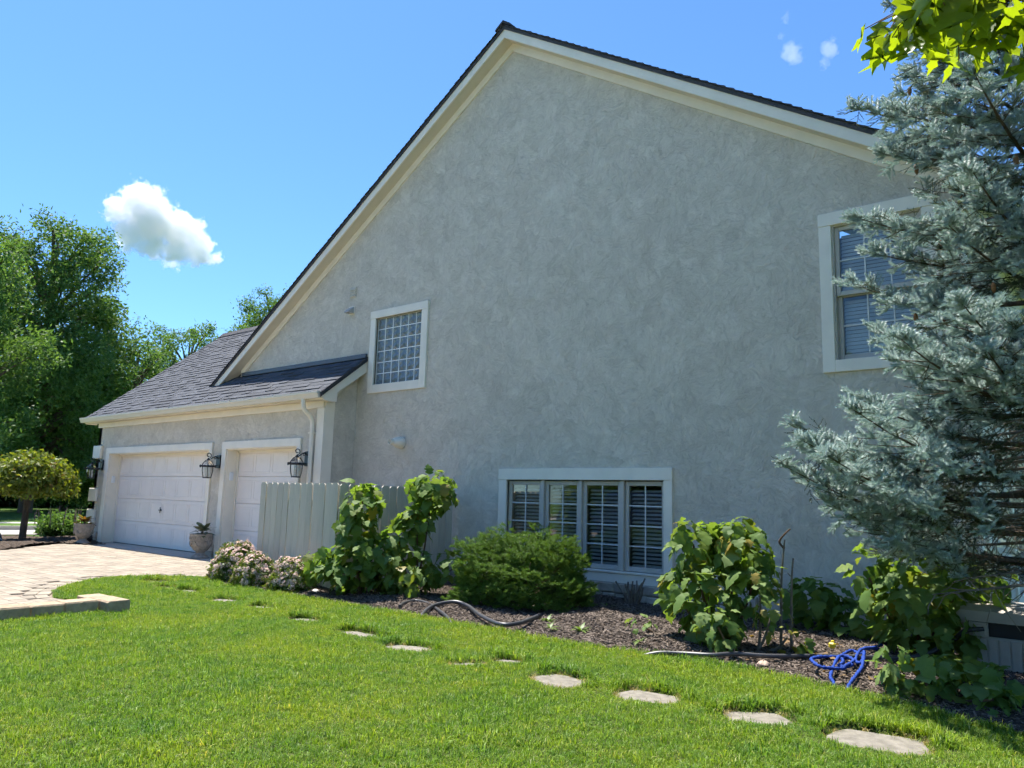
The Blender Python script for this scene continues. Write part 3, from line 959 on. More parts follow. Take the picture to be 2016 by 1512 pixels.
# stepping stones: (x, y, rx, ry, rot, bury)
STEPS = [(-1.33, 4.90, .27, .215, .2, 0, 'largest pale stepping stone sunk in the lawn at the right end of the row'),
         (-2.02, 4.86, .21, .175, .7, 0, 'pale square-ish stepping stone second from the right end of the row'),
         (-2.78, 4.83, .22, .175, .1, 0, 'pale stepping stone third from the right end of the row'),
         (-3.49, 4.77, .22, .175, -.3, 0, 'pale stepping stone fourth from the right end of the row'),
         (-4.18, 5.00, .13, .10, .5, 1, 'small half overgrown stone, farther one of the close pair in the lawn'),
         (-4.33, 4.67, .15, .09, .9, 1, 'small half overgrown stone, nearer one of the close pair in the lawn'),
         (-5.13, 4.78, .22, .14, .3, 1, 'narrow strip of pale stone just left of the close pair'),
         (-5.94, 4.88, .25, .14, 0, 1, 'pale stepping stone below the crossed black hose'),
         (-6.98, 5.01, .18, .12, .2, 2, 'overgrown dark stone hollow left of the crossed hose'),
         (-8.04, 5.17, .18, .12, .1, 2, 'overgrown stone hollow in the lawn below the middle pink shrub'),
         (-8.86, 5.16, .18, .13, .3, 2, 'overgrown stone hollow in the lawn below the leftmost pink shrub'),
         (-9.93, 5.26, .20, .13, .1, 2, 'overgrown stone hollow nearest the edging wall'),
         (-10.45, 5.22, .16, .10, .4, 1, 'small pale stone beside the driveway curve'),
         (-11.2, 5.42, .22, .12, .4, 2, 'overgrown stone at the far left end of the row by the driveway')]
for i, (x, y, a, b, ro, bury, lab) in enumerate(STEPS):
    q_ = random.Random(40+i)
    n = 14
    ring = []
    for k in range(n):
        t = 2*math.pi*k/n
        c, s_ = math.cos(t), math.sin(t)
        e = .55
        px = a*math.copysign(abs(c)**e, c)*q_.uniform(.9, 1.06); py = b*math.copysign(abs(s_)**e, s_)*q_.uniform(.9, 1.06)
        ring.append((x+px*math.cos(ro)-py*math.sin(ro), y+px*math.sin(ro)+py*math.cos(ro)))
    zt = .0 - .002*bury
    st = MB()
    m_ = (sum(p[0] for p in ring)/n, sum(p[1] for p in ring)/n)
    top = [(m_[0]+(p[0]-m_[0])*.93, m_[1]+(p[1]-m_[1])*.93, zt+.006) for p in ring]
    st.add([(p[0], p[1], -.05) for p in ring] + [(p[0], p[1], zt) for p in ring] + top + [(m_[0], m_[1], zt+.008)],
           [(k, (k+1) % n, (k+1) % n+n, k+n) for k in range(n)] + [(k+n, (k+1) % n+n, (k+1) % n+2*n, k+2*n) for k in range(n)] + [(k+2*n, (k+1) % n+2*n, 3*n) for k in range(n)])
    tag(st.build('stepping_stone', SLAB), lab, 'stone', 'stepping stones across the lawn')

# turf surface, dipping at every stone
def lawnz(x, y):
    z = np.full(np.shape(x), .024) + .006*np.sin(x*1.3+y*.7) + .004*np.sin(x*3.1-y*2.3)
    for sx, sy, a, b, ro, bury, lab in STEPS:
        dx, dy = x-sx, y-sy
        u, v = dx*math.cos(ro)+dy*math.sin(ro), -dx*math.sin(ro)+dy*math.cos(ro)
        e = (np.abs(u/a)**3+np.abs(v/b)**3)**(1/3)
        z = np.where(e < 1.12, -.012, z)
    return z
gx3, gy3 = np.meshgrid(np.arange(-12.2, 4.0, .05), np.arange(-.5, 6.4, .05), indexing='ij')
in3 = inpoly(np.stack([gx3.ravel(), gy3.ravel()], 1), lawn_poly).reshape(gx3.shape)
cell = in3[:-1, :-1] & in3[1:, :-1] & in3[1:, 1:] & in3[:-1, 1:]
ids = np.arange(gx3.size).reshape(gx3.shape)
ci_, cj_ = np.nonzero(cell)
q3 = np.stack([ids[ci_, cj_], ids[ci_+1, cj_], ids[ci_+1, cj_+1], ids[ci_, cj_+1]], 1)
tag(link('turf', npmesh('turf', np.stack([gx3.ravel(), gy3.ravel(), lawnz(gx3, gy3).ravel()], 1), q3, SOIL, True)), kind='structure')

# ------------------------------------------------------------------ wall lanterns
LGLASS = thinglass('lantern_glass', (.93, .95, .95), 1.3)
BULB = M('candle_sleeve', (.70, .68, .60), .5)
def lantern(x, z, lab):
    t = thing('wall_lantern', (x, 8.3, z), lab, 'lantern', 'black lanterns on the garage wall')
    cy = 8.06
    P = [(x-.055, z-.06), (x+.055, z-.06), (x+.075, z-.03), (x+.075, z+.17), (x+.055, z+.20), (x-.055, z+.20), (x-.075, z+.17), (x-.075, z-.03)]
    MB().prism(P, 'y', 8.265, 8.299).build('back_plate', BLACK, t)
    arm = crm([(x, 8.27, z+.12), (x, 8.22, z+.17), (x, 8.16, z+.15), (x, 8.10, z+.11), (x, cy, z+.10)], 5)
    scr = [Vector((x, cy+.002+.05*math.cos(a)*(1-a/9.5), z+.185+.05*math.sin(a)*(1-a/9.5))) for a in np.linspace(-1.6, 5.6, 22)]
    sub = MB().tube(arm, .010, 6).tube(scr, .009, 6)
    s2 = [Vector((x, 8.2+.028*math.cos(a)*(1-a/12), z+.135+.028*math.sin(a)*(1-a/12))) for a in np.linspace(0, 6.5, 18)]
    sub.tube(s2, .007, 6).tube([(x, 8.27, z-.01), (x, 8.19, z-.015), (x, cy+.13, z-.02)], .009, 6)
    sub.build('scroll_arm', BLACK, t, True)
    tw = R(30)
    MB().lathe([(.125, -.045), (.15, -.045), (.155, -.03), (.15, -.01), (.125, -.01), (.115, -.03), (.125, -.045)], (x, cy, z), 6, cap=False, twist=tw).build('band', BLACK, t)
    cap = MB().lathe([(.03, .085), (.034, .10), (.018, .115), (.012, .13)], (x, cy, z), 12, twist=tw)
    cap.build('finial', BLACK, t, True)
    top = [(.122, -.012), (.115, .01), (.085, .05), (.05, .085)]
    bot = [(.112, -.045), (.112, -.11), (.10, -.18), (.082, -.245)]
    dome = MB().lathe([(r*.97, z_) for r, z_ in top], (x, cy, z), 6, cap=False, twist=tw).build('roof_glass', LGLASS, t)
    body = MB().lathe([(r*.96, z_) for r, z_ in bot], (x, cy, z), 6, cap=False, twist=tw).build('body_glass', LGLASS, t)
    for k in range(6):
        a = tw+2*math.pi*k/6
        for prof in (top, bot):
            MB().tube([(x+r*math.cos(a), cy+r*math.sin(a), z+z_) for r, z_ in prof], .006, 5).build('cage_bar', BLACK, t)
        MB().lathe([(.004, -.055), (.013, -.045), (.016, -.028), (.012, -.012), (.003, -.004)], (x+.158*math.cos(a), cy+.158*math.sin(a), z), 8).build('knob', BLACK, t, True)
    MB().lathe([(.088, -.262), (.092, -.255), (.088, -.243)], (x, cy, z), 6, twist=tw).build('base_plate', BLACK, t)
    for k in range(3):
        a = .4+2*math.pi*k/3
        MB().lathe([(.011, -.24), (.011, -.12), (.014, -.10), (.009, -.065), (.002, -.05)], (x+.035*math.cos(a), cy+.035*math.sin(a), z), 8).build('candle_bulb', BULB, t, True)
    k_ = Matrix.Translation((x, 8.3, z)) @ Matrix.Scale(1.04, 4) @ Matrix.Translation((-x, -8.3, -z))
    for o in t.children:
        o.data.transform(k_)
lantern(-20.52, 1.84, 'black scroll lantern at the far corner beside the quoins')
lantern(-14.84, 1.86, 'black scroll lantern between the two garage doors')
lantern(-11.76, 1.88, 'black scroll lantern between narrow door and downspout, above the fence')

# ------------------------------------------------------------------ picket fence
fen = thing('picket_fence', (-9.6, 6.65, 0), 'grey-green dog-ear picket fence screening the garage corner', 'fence')
def picket(w, h): 
    e = .028
    return MB().prism([(-w/2, .05), (w/2, .05), (w/2, h-e), (w/2-e, h), (-w/2+e, h), (-w/2, h-e)], 'y', -.009, .009).mesh('picket', FENCEP)
pks = [picket(.138, 1.48), picket(.136, 1.477), picket(.140, 1.483)]
q = random.Random(21)
for i in range(13):
    x = -10.58+.073+i*.1465
    lean = q.uniform(-.011, .011) + (.018 if i == 9 else 0)
    link('picket', q.choice(pks), fen, Matrix.Translation((x, 6.65+q.uniform(-.004, .004), 0)) @ Matrix.Rotation(lean, 4, 'Y') @ Matrix.Rotation(q.uniform(-.02, .02), 4, 'Z'))
for i in range(15):
    y = 6.73+i*.1485
    link('picket', q.choice(pks), fen, Matrix.Translation((-8.66+q.uniform(-.004, .004), y, -.012)) @ Matrix.Rotation(R(90), 4, 'Z') @ Matrix.Rotation(q.uniform(-.009, .009), 4, 'Y'))
for z in (.32, 1.15):
    MB().box(-10.55, -8.72, 6.661, 6.70, z, z+.09, .004).build('rail', FENCEP, fen)
    MB().box(-8.71, -8.671, 6.72, 8.9, z, z+.09, .004).build('rail', FENCEP, fen)
for x, y in ((-10.5, 6.745), (-8.76, 6.745), (-8.76, 8.8)):
    MB().box(x-.045, x+.045, y-.043, y+.043, -.1, 1.42, .005).build('post', FENCEP, fen)

# ------------------------------------------------------------------ urns
def urn(x, y, lab):
    t = thing('urn_planter', (x, y, 0), lab, 'urn', 'stone urns by the wide garage door')
    MB().lathe([(.165, .0), (.17, .022), (.155, .04), (.10, .075), (.075, .105), (.09, .125), (.14, .16), (.18, .22), (.197, .28), (.205, .34)], (x, y, .012), 28).build('bowl', URNM, t, True)
    MB().lathe([(.205, .34), (.215, .345), (.217, .355), (.217, .43), (.225, .445), (.225, .47), (.19, .47), (.185, .40)], (x, y, .012), 28, cap=False).build('rim', URNM, t, True)
    MB().lathe([(.0, .44), (.188, .44)], (x, y, .012), 20, cap=False).build('soil', MULCHM, t)
    for k in range(14):
        a = 2*math.pi*k/14
        m_ = MB()
        # key motif: small angular hook
        for u0, u1, v0, v1 in ((-.035, .03, .41, .422), (-.035, -.024, .37, .41), (-.035, .015, .365, .376), (.006, .016, .376, .40)):
            m_.box(u0, u1, -.004, .008, v0, v1)
        mw = Matrix.Translation((x, y, .012)) @ Matrix.Rotation(a, 4, 'Z') @ Matrix.Translation((0, -.219, 0))
        link('key_motif', m_.mesh('key_motif', URNM), t, mw)
    for k in range(6):
        a = 2*math.pi*k/6+.3
        sw_ = MB().tube([(x+r*math.cos(a+o), y+r*math.sin(a+o), .012+z_) for r, z_, o in ((.205, .33, -.35), (.205, .27, -.2), (.197, .235, 0), (.205, .27, .2), (.205, .33, .35))], .012, 6)
        sw_.build('swag', URNM, t, True)
    MB().box(x-.16, x+.16, y-.16, y+.16, .0, .014, .004).build('plinth', URNM, t)
urn(-14.66, 7.95, 'weathered stone urn between the two garage doors')
urn(-19.75, 7.72, 'weathered stone urn at the far corner beside the mulch bed')
t = thing('black_pot', (-20.25, 8.06, 0), 'small black round pot tucked behind the far urn', 'pot')
MB().lathe([(.05, 0), (.075, .03), (.085, .10), (.07, .16), (.055, .165), (.05, .12)], (-20.25, 8.06, .02), 16).build('pot_body', BLACK, t, True)
MB().lathe([(.045, .165), (.05, .175), (.03, .20), (.008, .205)], (-20.25, 8.06, .02), 12).build('lid', BLACK, t, True)

# grey stone ornament at the left edge: low slab with a raised fin
q = random.Random(9)
def rock(name, c, sx, sy, sz, seed, mat, fin=0):
    q_ = random.Random(seed)
    m_ = MB(); n, k = 12, 7
    ph = [q_.uniform(0, 6) for _ in range(6)]
    prof = []
    for j in range(k+1):
        v = j/k*math.pi/2
        for i in range(n):
            u = 2*math.pi*i/n
            r = math.cos(v)*(1+.18*math.sin(2*u+ph[0])+.1*math.sin(3*u+ph[1]+v*3)+.07*math.sin(5*u+ph[2]))
            z = math.sin(v)*(1+.15*math.sin(3*u+ph[3]))
            zf = fin*math.exp(-((math.cos(u)*math.cos(v)-.3)**2)/.03)*math.sin(v)
            m_.v.append((c[0]+sx*r*math.cos(u), c[1]+sy*r*math.sin(u), c[2]+sz*(z+zf)))
    for j in range(k):
        for i in range(n):
            a = j*n+i; b = j*n+(i+1) % n
            m_.f.append((a, b, b+n, a+n))
    m_.f.append(tuple(k*n+i for i in range(n)))
    return m_.build(name, mat, None, False)
GREYST = M('grey_slate', (.15, .16, .175), .8, .3, var=(10, .3), bump=(25, .6, .02))
tag(rock('garden_stone', (-21.6, 6.35, .03), .42, .26, .13, 4, GREYST, 1.2), 'dark grey stone with a raised fin lying in the left bed', 'stone')
tag(rock('white_stone', (-8.75, 6.42, .03), .07, .045, .035, 5, M('pale_stone', (.6, .57, .52), .9, .2, var=(20, .2))), 'small whitish stone on the mulch before the fence', 'stone')
tag(rock('tan_stone', (-2.6, 6.40, .03), .06, .05, .03, 6, M('tan_stone', (.45, .34, .26), .9, .2, var=(20, .2))), 'small tan stone on the mulch below the long black hose', 'stone')

# ------------------------------------------------------------------ plants: materials and small meshes
def grassmat():
    m, nt, b, out = newmat('grass_blade')
    r = piece_random(nt)
    g_ = nt.nodes.new('ShaderNodeNewGeometry')
    wn = noise(nt, g_.outputs['Position'], 1.1, 4, .6)
    wf = noise(nt, g_.outputs['Position'], 4.5, 3, .6)
    c = ramp(nt, r, [(0.0, (.060, .125, .014)), (.5, (.138, .25, .026)), (.92, (.225, .335, .052)), (1.0, (.36, .36, .16))])
    c = mixc(nt, ramp(nt, wn, [(.42, 0.), (.62, 1.)]), c, mixc(nt, 1.0, c, (1.45, 1.18, .9), 'MULTIPLY'))
    c = mixc(nt, ramp(nt, wf, [(.48, 0.), (.66, .8)]), c, mixc(nt, 1.0, c, (.66, .82, 1.15), 'MULTIPLY'))
    nt.links.new(c, b.inputs['Base Color'])
    b.inputs['Roughness'].default_value = .5
    b.inputs['Specular IOR Level'].default_value = .25
    t = nt.nodes.new('ShaderNodeBsdfTranslucent')
    nt.links.new(mixc(nt, 1.0, c, (1.5, 1.5, .5), 'MULTIPLY'), t.inputs[0])
    mx = nt.nodes.new('ShaderNodeMixShader'); mx.inputs[0].default_value = .38
    nt.links.new(b.outputs[0], mx.inputs[1]); nt.links.new(t.outputs[0], mx.inputs[2])
    nt.links.new(mx.outputs[0], out.inputs[0])
    return m
GRASS = grassmat()
HYD = leafmat('hydrangea_leaf', (.10, .18, .045), (.20, .285, .07), .46, .58, cc=(.17, .19, .04), spec=.2)
HYDP = leafmat('hydrangea_pale_leaf', (.16, .23, .075), (.22, .29, .10), .34, .65, spec=.15)
HYDY = leafmat('hydrangea_yellow_leaf', (.20, .23, .03), (.30, .22, .04), .4, .5)
MAPLE = leafmat('maple_leaf', (.09, .155, .02), (.14, .225, .026), .6, .35, (3.0, 2.3, .35))
TREEL = leafmat('tree_leaf', (.068, .145, .05), (.145, .235, .078), .42, .55, spec=.18)
TREED = leafmat('dark_tree_leaf', (.04, .072, .026), (.08, .13, .038), .2, .5)
WEEP = leafmat('weeping_leaf', (.13, .19, .022), (.25, .27, .04), .35, .5, cc=(.20, .12, .03))
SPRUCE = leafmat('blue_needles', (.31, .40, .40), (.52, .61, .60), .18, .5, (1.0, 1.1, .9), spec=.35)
SPRUCEI = leafmat('inner_needles', (.05, .07, .055), (.115, .13, .085), .15, .6)  # olive inner needles, colour darkened further for the shade inside the crown
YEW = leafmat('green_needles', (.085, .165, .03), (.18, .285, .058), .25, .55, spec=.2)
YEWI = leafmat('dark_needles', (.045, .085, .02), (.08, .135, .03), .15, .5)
SPIL = leafmat('spirea_leaf', (.10, .15, .03), (.19, .23, .055), .3, .5)
PINK = leafmat('spirea_flower', (.84, .50, .47), (.92, .76, .64), .25, .7, (1, .95, .9))
GREYL = leafmat('sage_leaf', (.16, .19, .12), (.25, .25, .17), .2, .7)
REDL = leafmat('coleus_leaf', (.25, .10, .03), (.30, .24, .05), .3, .6)
PURP = leafmat('salvia_spike', (.16, .10, .14), (.24, .18, .16), .1, .8)
BROWNL = leafmat('dry_leaf', (.16, .09, .04), (.30, .19, .09), .25, .8)

def leaf_mesh(name, st, ln, mat, droop=.3, fold=.12, wav=.0, seed=0):
    """st: list of (u, half width); X along the leaf, Z up"""
    q_ = random.Random(seed)
    m_ = MB(); n = len(st)
    for u, w in st:
        z = -droop*u*u*ln
        wv = q_.uniform(-wav, wav)*ln
        m_.v += [(u*ln, 0, z), (u*ln - .05*w*ln, w*ln*(1+q_.uniform(-.08, .08)), z+fold*w*ln*(1-1.2*w)+wv), (u*ln-.05*w*ln, -w*ln*(1+q_.uniform(-.08, .08)), z+fold*w*ln*(1-1.2*w)-wv)]
    for i in range(n-1):
        a, b = i*3, i*3+3
        if st[i][1] == 0: m_.f += [(a, b, b+1), (a, b+2, b)]
        elif st[i+1][1] == 0: m_.f += [(a, b, a+1), (a, a+2, b)]
        else: m_.f += [(a, b, b+1, a+1), (a, a+2, b+2, b)]
    me = m_.mesh(name, mat)
    for p in me.polygons: p.use_smooth = True
    return me
OAK = [(0, 0), (.05, .12), (.16, .33), (.27, .42), (.33, .27), (.45, .44), (.55, .48), (.62, .27), (.74, .31), (.80, .28), (.88, .12), (1, 0)]
MAP = [(0, 0), (.03, .18), (.12, .40), (.24, .30), (.30, .24), (.46, .52), (.60, .58), (.56, .24), (.66, .17), (.80, .24), (.86, .12), (1.1, 0)]
OVAL = [(0, 0), (.12, .2), (.35, .34), (.6, .32), (.85, .15), (1, 0)]
LANCE = [(0, 0), (.3, .14), (.65, .11), (1, 0)]
HL = [leaf_mesh('leaf', OAK, 1.0, HYD, d, f, .06, i) for i, (d, f) in enumerate(((.25, .1), (.5, .3), (.85, .1), (.35, -.2), (1.0, .45), (.15, .5)))]
HLP = [leaf_mesh('leaf', OAK, 1.0, HYDP, d, f, .06, i) for i, (d, f) in enumerate(((.3, .1), (.55, .15)))]
HLY = [leaf_mesh('leaf', OAK, 1.0, HYDY, .5, .1, .05, 3)]

def ell_pts(r_, c, rad, n, lo=.72, zmin=.05, shell=True):
    out = []
    while len(out) < n:
        d = r_.normal(size=3); d /= np.linalg.norm(d)
        rr = r_.uniform(lo, 1.02) if shell else r_.uniform(0, 1)**.33
        p = np.array(c)+d*rr*np.array(rad)
        if p[2] < zmin: continue
        out.append((p, d))
    return out

def leafmat_mw(p, d, nrm, size):
    F_ = frames(np.array([d]), np.array([nrm]))[0]
    mw = Matrix(((F_[0, 0]*size, F_[0, 1]*size, F_[0, 2]*size, p[0]), (F_[1, 0]*size, F_[1, 1]*size, F_[1, 2]*size, p[1]), (F_[2, 0]*size, F_[2, 1]*size, F_[2, 2]*size, p[2]), (0, 0, 0, 1)))
    return mw

def hydrangea(base, clumps, label, seed, size=(.10, .19), pale=.15, yellow=.05, name='hydrangea', stemcol=None, inner=160, group=None):
    r_ = np.random.default_rng(seed)
    t = thing(name, (base[0], base[1], 0), label, 'shrub', group)
    total = sum(c[6] for c in clumps)
    for ci, (cx, cy, cz, rx, ry, rz, n) in enumerate(clumps):
        c0 = Vector((base[0]+r_.uniform(-.06, .06), base[1]+r_.uniform(-.06, .06), .0))
        mid = Vector((cx*.5+c0.x*.5+r_.uniform(-.05, .05), cy*.5+c0.y*.5, cz*.45))
        MB().tube(crm([c0, mid, (cx, cy, cz)], 5), [.013]*6+[.01]*5, 6).build('stem', stemcol or TWIG, t, True)
        for p, d in ell_pts(r_, (cx, cy, cz), (rx, ry, rz), n, .7, .05):
            tip = np.array([d[0], d[1], 0])*.9 + np.array([0, 0, -.55]) + r_.normal(0, .28, 3)
            if d[2] > .6: tip = np.array([d[0], d[1], .1])+r_.normal(0, .35, 3)
            nrm = np.array([d[0]*.5, d[1]*.5, .8+max(d[2], -.2)]) + r_.normal(0, .22, 3)
            k = r_.random()
            me = HLY[0] if k < yellow else (HLP[r_.integers(2)] if k < yellow+pale else HL[r_.integers(6)])
            sz = r_.uniform(*size)*(1 if d[2] < .6 else .8)*r_.choice([.6, .85, 1, 1.05])
            p = p - .35*sz*tip/np.linalg.norm(tip)
            link('leaf', me, t, leafmat_mw(p, tip, nrm, sz))
    if inner:
        P, D, N, S = [], [], [], []
        w = np.array([c[6] for c in clumps], float); w /= w.sum()
        for _ in range(inner):
            c = clumps[r_.choice(len(clumps), p=w)]
            p, d = ell_pts(r_, c[:3], c[3:6], 1, .2, .04, False)[0]
            P.append(p); D.append(np.array([d[0], d[1], -.4])+r_.normal(0, .4, 3)); N.append(np.array([0, 0, 1])+r_.normal(0, .4, 3)); S.append(r_.uniform(*size))
        scatter('inner_foliage', P, eul(frames(np.array(D), np.array(N))), S, r_.integers(0, 4, inner), HL, t)
    return t

# ---- conifer sprays
def spray(seed, L, ntw, tw_len, nl, nw, step, mats, droop=.12, flat=.5):
    """one branchlet covered with needles; X along the axis"""
    r_ = np.random.default_rng(seed)
    axes = [(np.zeros(3), np.array([1, 0, -droop]), L)]
    for k in range(ntw):
        u = .12+.8*k/ntw
        sgn = 1 if k % 2 else -1
        a = r_.uniform(.6, .95)
        d = np.array([math.cos(a), sgn*math.sin(a), r_.uniform(-.25, .2) if flat == .5 else r_.uniform(-.35, .7)])
        axes.append((np.array([L*u, 0, -droop*L*u]), d, tw_len*(1.1-.55*u)*r_.uniform(.75, 1.15)))
    V, F = [], []
    for o, d, l in axes:
        d = d/np.linalg.norm(d)
        e1 = np.cross(d, [0, 0, 1.0]); e1 /= np.linalg.norm(e1); e2 = np.cross(e1, d)
        n = int(l/step)
        for i in range(n):
            s = (i+.5)/n*l
            a = i*2.4+r_.uniform(-.5, .5)
            rad = e1*math.cos(a)+e2*(math.sin(a)*.85+.2)
            nd = rad*(.85 if flat == .5 else 1.0)+d*(.75+.5*(i/n) if flat == .5 else .45+.6*(i/n))
            nd /= np.linalg.norm(nd)
            side = np.cross(nd, rad); side /= max(np.linalg.norm(side), 1e-6)
            b = o+d*s
            ll = nl*r_.uniform(.8, 1.15)
            k = len(V)
            V += [b-side*nw*.5, b+side*nw*.5, b+nd*ll]
            F.append((k, k+1, k+2))
        # stem sliver
        k = len(V)
        V += [o-e1*.0022, o+e1*.0022, o+d*l, o-e2*.0022, o+e2*.0022, o+d*l]
        F += [(k, k+1, k+2), (k+3, k+4, k+5)]
    return npmesh('spray', np.array(V), np.array(F), mats)

# ---- far trees
def cluster(seed, n, ll, lw, spread, mat):
    r_ = np.random.default_rng(seed)
    V, F = [], []
    for i in range(n):
        d = r_.normal(size=3); d[2] = d[2]*.6-.25; d /= np.linalg.norm(d)
        o = r_.normal(0, spread, 3)*np.array([1, 1, .7])
        s = np.cross(d, r_.normal(size=3)); s /= np.linalg.norm(s)
        k = len(V); l = ll*r_.uniform(.7, 1.2)
        V += [o, o+d*l*.45+s*lw*.5, o+d*l, o+d*l*.45-s*lw*.5]
        F.append((k, k+1, k+2, k+3))
    return npmesh('leaf_cluster', np.array(V), np.array(F), mat)
CL_A = [cluster(i, 22, .17, .065, .20, TREEL) for i in range(5)]
CL_D = [cluster(20+i, 16, .34, .13, .24, TREED) for i in range(4)]

def bigtree(name, base, h, blobs, label, seed, cl, csize=1.0, dens=1.0, trunk_r=.25, group='trees across the street', zlow=.2):
    """blobs: (dx, dy, z, rx, rz, n); limbs lead to every blob"""
    r_ = np.random.default_rng(seed)
    t = thing(name, (base[0], base[1], 0), label, 'tree', group)
    bx, by = base
    tm = MB().tube(crm([(bx, by, -.1), (bx+.1, by, h*.25), (bx-.1, by+.1, h*.5), (bx, by, h*.86)], 5), list(np.linspace(trunk_r, trunk_r*.2, 16)), 9)
    P, D, N, S = [], [], [], []
    for dx, dy, z, rx, rz, n in blobs:
        z0 = max(.25*h, z-.9*math.hypot(dx, dy)-.5)
        tm.tube(crm([(bx, by, min(z0, z*.8)), (bx+dx*.5, by+dy*.5, (z0+z)/2+.2), (bx+dx, by+dy, z)], 4), list(np.linspace(trunk_r*.42, .02, 9)), 6)
        n = int(n*dens)
        d = r_.normal(size=(n, 3)); d /= np.linalg.norm(d, axis=1, keepdims=True)
        rr = r_.uniform(.2, 1.0, (n, 1))**.5
        rr *= 1+.22*np.sin(d[:, :1]*5+seed)*np.cos(d[:, 1:2]*4+z)
        p = np.array([bx+dx, by+dy, z])+d*rr*np.array([rx, rx, rz])
        P.append(p); D.append(d*np.array([1, 1, .4])+r_.normal(0, .5, (n, 3))); N.append(np.array([0, 0, 1])+r_.normal(0, .35, (n, 3))); S.append(csize*r_.uniform(.7, 1.3, n))
    tm.build('trunk', BARK, t, True)
    P, D, N, S = np.concatenate(P), np.concatenate(D), np.concatenate(N), np.concatenate(S)
    k = P[:, 2] > zlow
    P, D, N, S = P[k], D[k], N[k], S[k]
    scatter('crown', P, eul(frames(D, N)), S, r_.integers(0, len(cl), len(P)), cl, t)
    return t

def blobs_for(h, w, n, seed, zlo=.25, dens=110, ratio=.75, shape=1.0):
    r_ = np.random.default_rng(seed)
    out = []
    for i in range(n):
        f = (i+.5)/n
        z = h*(zlo+(1-zlo)*.93*f)
        env = w*.5*(math.sin(math.pi*(.14+.74*f))**(.6*shape))
        a = i*2.4+r_.uniform(-.4, .4)
        rad = env*math.sqrt(r_.uniform(.05, .85))
        br = max(.55, env*r_.uniform(.24, .40))
        out.append((rad*math.cos(a), rad*math.sin(a), z-br*ratio*.3, br, br*ratio, int(dens*br*br)))
    return out
bigtree('ash_tree', (-43.7, 14.2), 16.0, blobs_for(16, 8.8, 74, 1, .12, 36), 'tallest leafy tree at the left edge of the picture', 31, CL_A, 1.25, 1, .34)
bigtree('ash_tree', (-37.5, 9.3), 12.0, blobs_for(12, 6.5, 44, 2, .16, 36), 'leafy tree at the very left edge in front of the tallest tree', 32, CL_A, 1.2, 1, .26)
bigtree('ash_tree', (-44.8, 19.4), 10.6, blobs_for(10.6, 6.0, 42, 3, .12, 36), 'mid-height leafy tree between the tallest tree and garage roof', 33, CL_A, 1.2, 1, .22)
bigtree('ash_tree', (-50.5, 25.3), 13.4, blobs_for(13.4, 7.0, 44, 4, .15, 36), 'rounded leafy tree rising just behind the slope of the garage roof', 34, CL_A, 1.3, 1, .24)
bigtree('ash_tree', (-51.6, 32.2), 18.0, blobs_for(18, 7.0, 46, 5, .25, 36), 'leafy tree peeking out behind the left rake of the gable', 35, CL_A, 1.3, 1, .26)
bigtree('ash_tree', (-48.2, 17.6), 9.5, blobs_for(9.5, 7.0, 40, 6, .08, 38), 'low spreading leafy tree right of the tallest tree', 36, CL_A, 1.3, 1, .22)
for i, (x, y, h, w, lab) in enumerate(((-59.5, 18.0, 9, 9, 'dark evergreen mass behind the small umbrella-shaped tree'), (-57.0, 22.0, 8, 8, 'dark evergreen beyond the garage corner lantern'),
                                       (-60.0, 27.5, 9, 9, 'dark evergreen behind the far garage corner'), (-58.0, 13.5, 9, 9, 'dark evergreen at the left edge beyond the far lawn'))):
    bigtree('evergreen_tree', (x, y), h, blobs_for(h, w, 34, 50+i, .05, 85), lab, 60+i, CL_D, 1.5, 1, .25, 'dark evergreens beyond the far lawn', .05)

# small umbrella-shaped weeping tree in the left bed
WC = [cluster(40+i, 14, .11, .055, .06, WEEP) for i in range(4)]
t = thing('weeping_tree', (-21.5, 7.0, 0), 'small umbrella-shaped weeping tree with yellow-green leaves in left bed', 'tree')
r_ = np.random.default_rng(5)
tm = MB().tube(crm([(-21.5, 7.0, -.05), (-21.47, 7.0, .6), (-21.5, 7.02, 1.2), (-21.5, 7.0, 1.62)], 5), list(np.linspace(.085, .062, 16)), 10)
P, D, S = [], [], []
for k in range(64):
    a = k*2.4+r_.uniform(-.3, .3); L_ = r_.uniform(.35, 1.02)
    hz = r_.uniform(-.05, .42)*(1.4-L_*.8)
    pts = crm([(-21.5, 7.0, 1.6), (-21.5+.4*L_*math.cos(a), 7+.4*L_*math.sin(a), 1.66+hz), (-21.5+.8*L_*math.cos(a), 7+.8*L_*math.sin(a), 1.62+hz*.8), (-21.5+L_*math.cos(a), 7+L_*math.sin(a), 1.32+.25*hz-r_.uniform(0, .15))], 5)
    tm.tube(pts, list(np.linspace(.016, .004, len(pts))), 5)
    for p in pts[2:]:
        for _ in range(3):
            P.append(np.array(p)+r_.normal(0, .075, 3)); D.append(np.array([math.cos(a), math.sin(a), -.5])+r_.normal(0, .5, 3)); S.append(r_.uniform(.7, 1.3))
tm.build('trunk', BARK, t, True)
P = np.array(P)
k = r_.random(len(P)) < .78
P, D, S = P[k], np.array(D)[k], np.array(S)[k]
scatter('crown', P, eul(frames(D, np.array([0, 0, 1])+r_.normal(0, .4, (len(P), 3)))), S, r_.integers(0, 4, len(P)), WC, t)

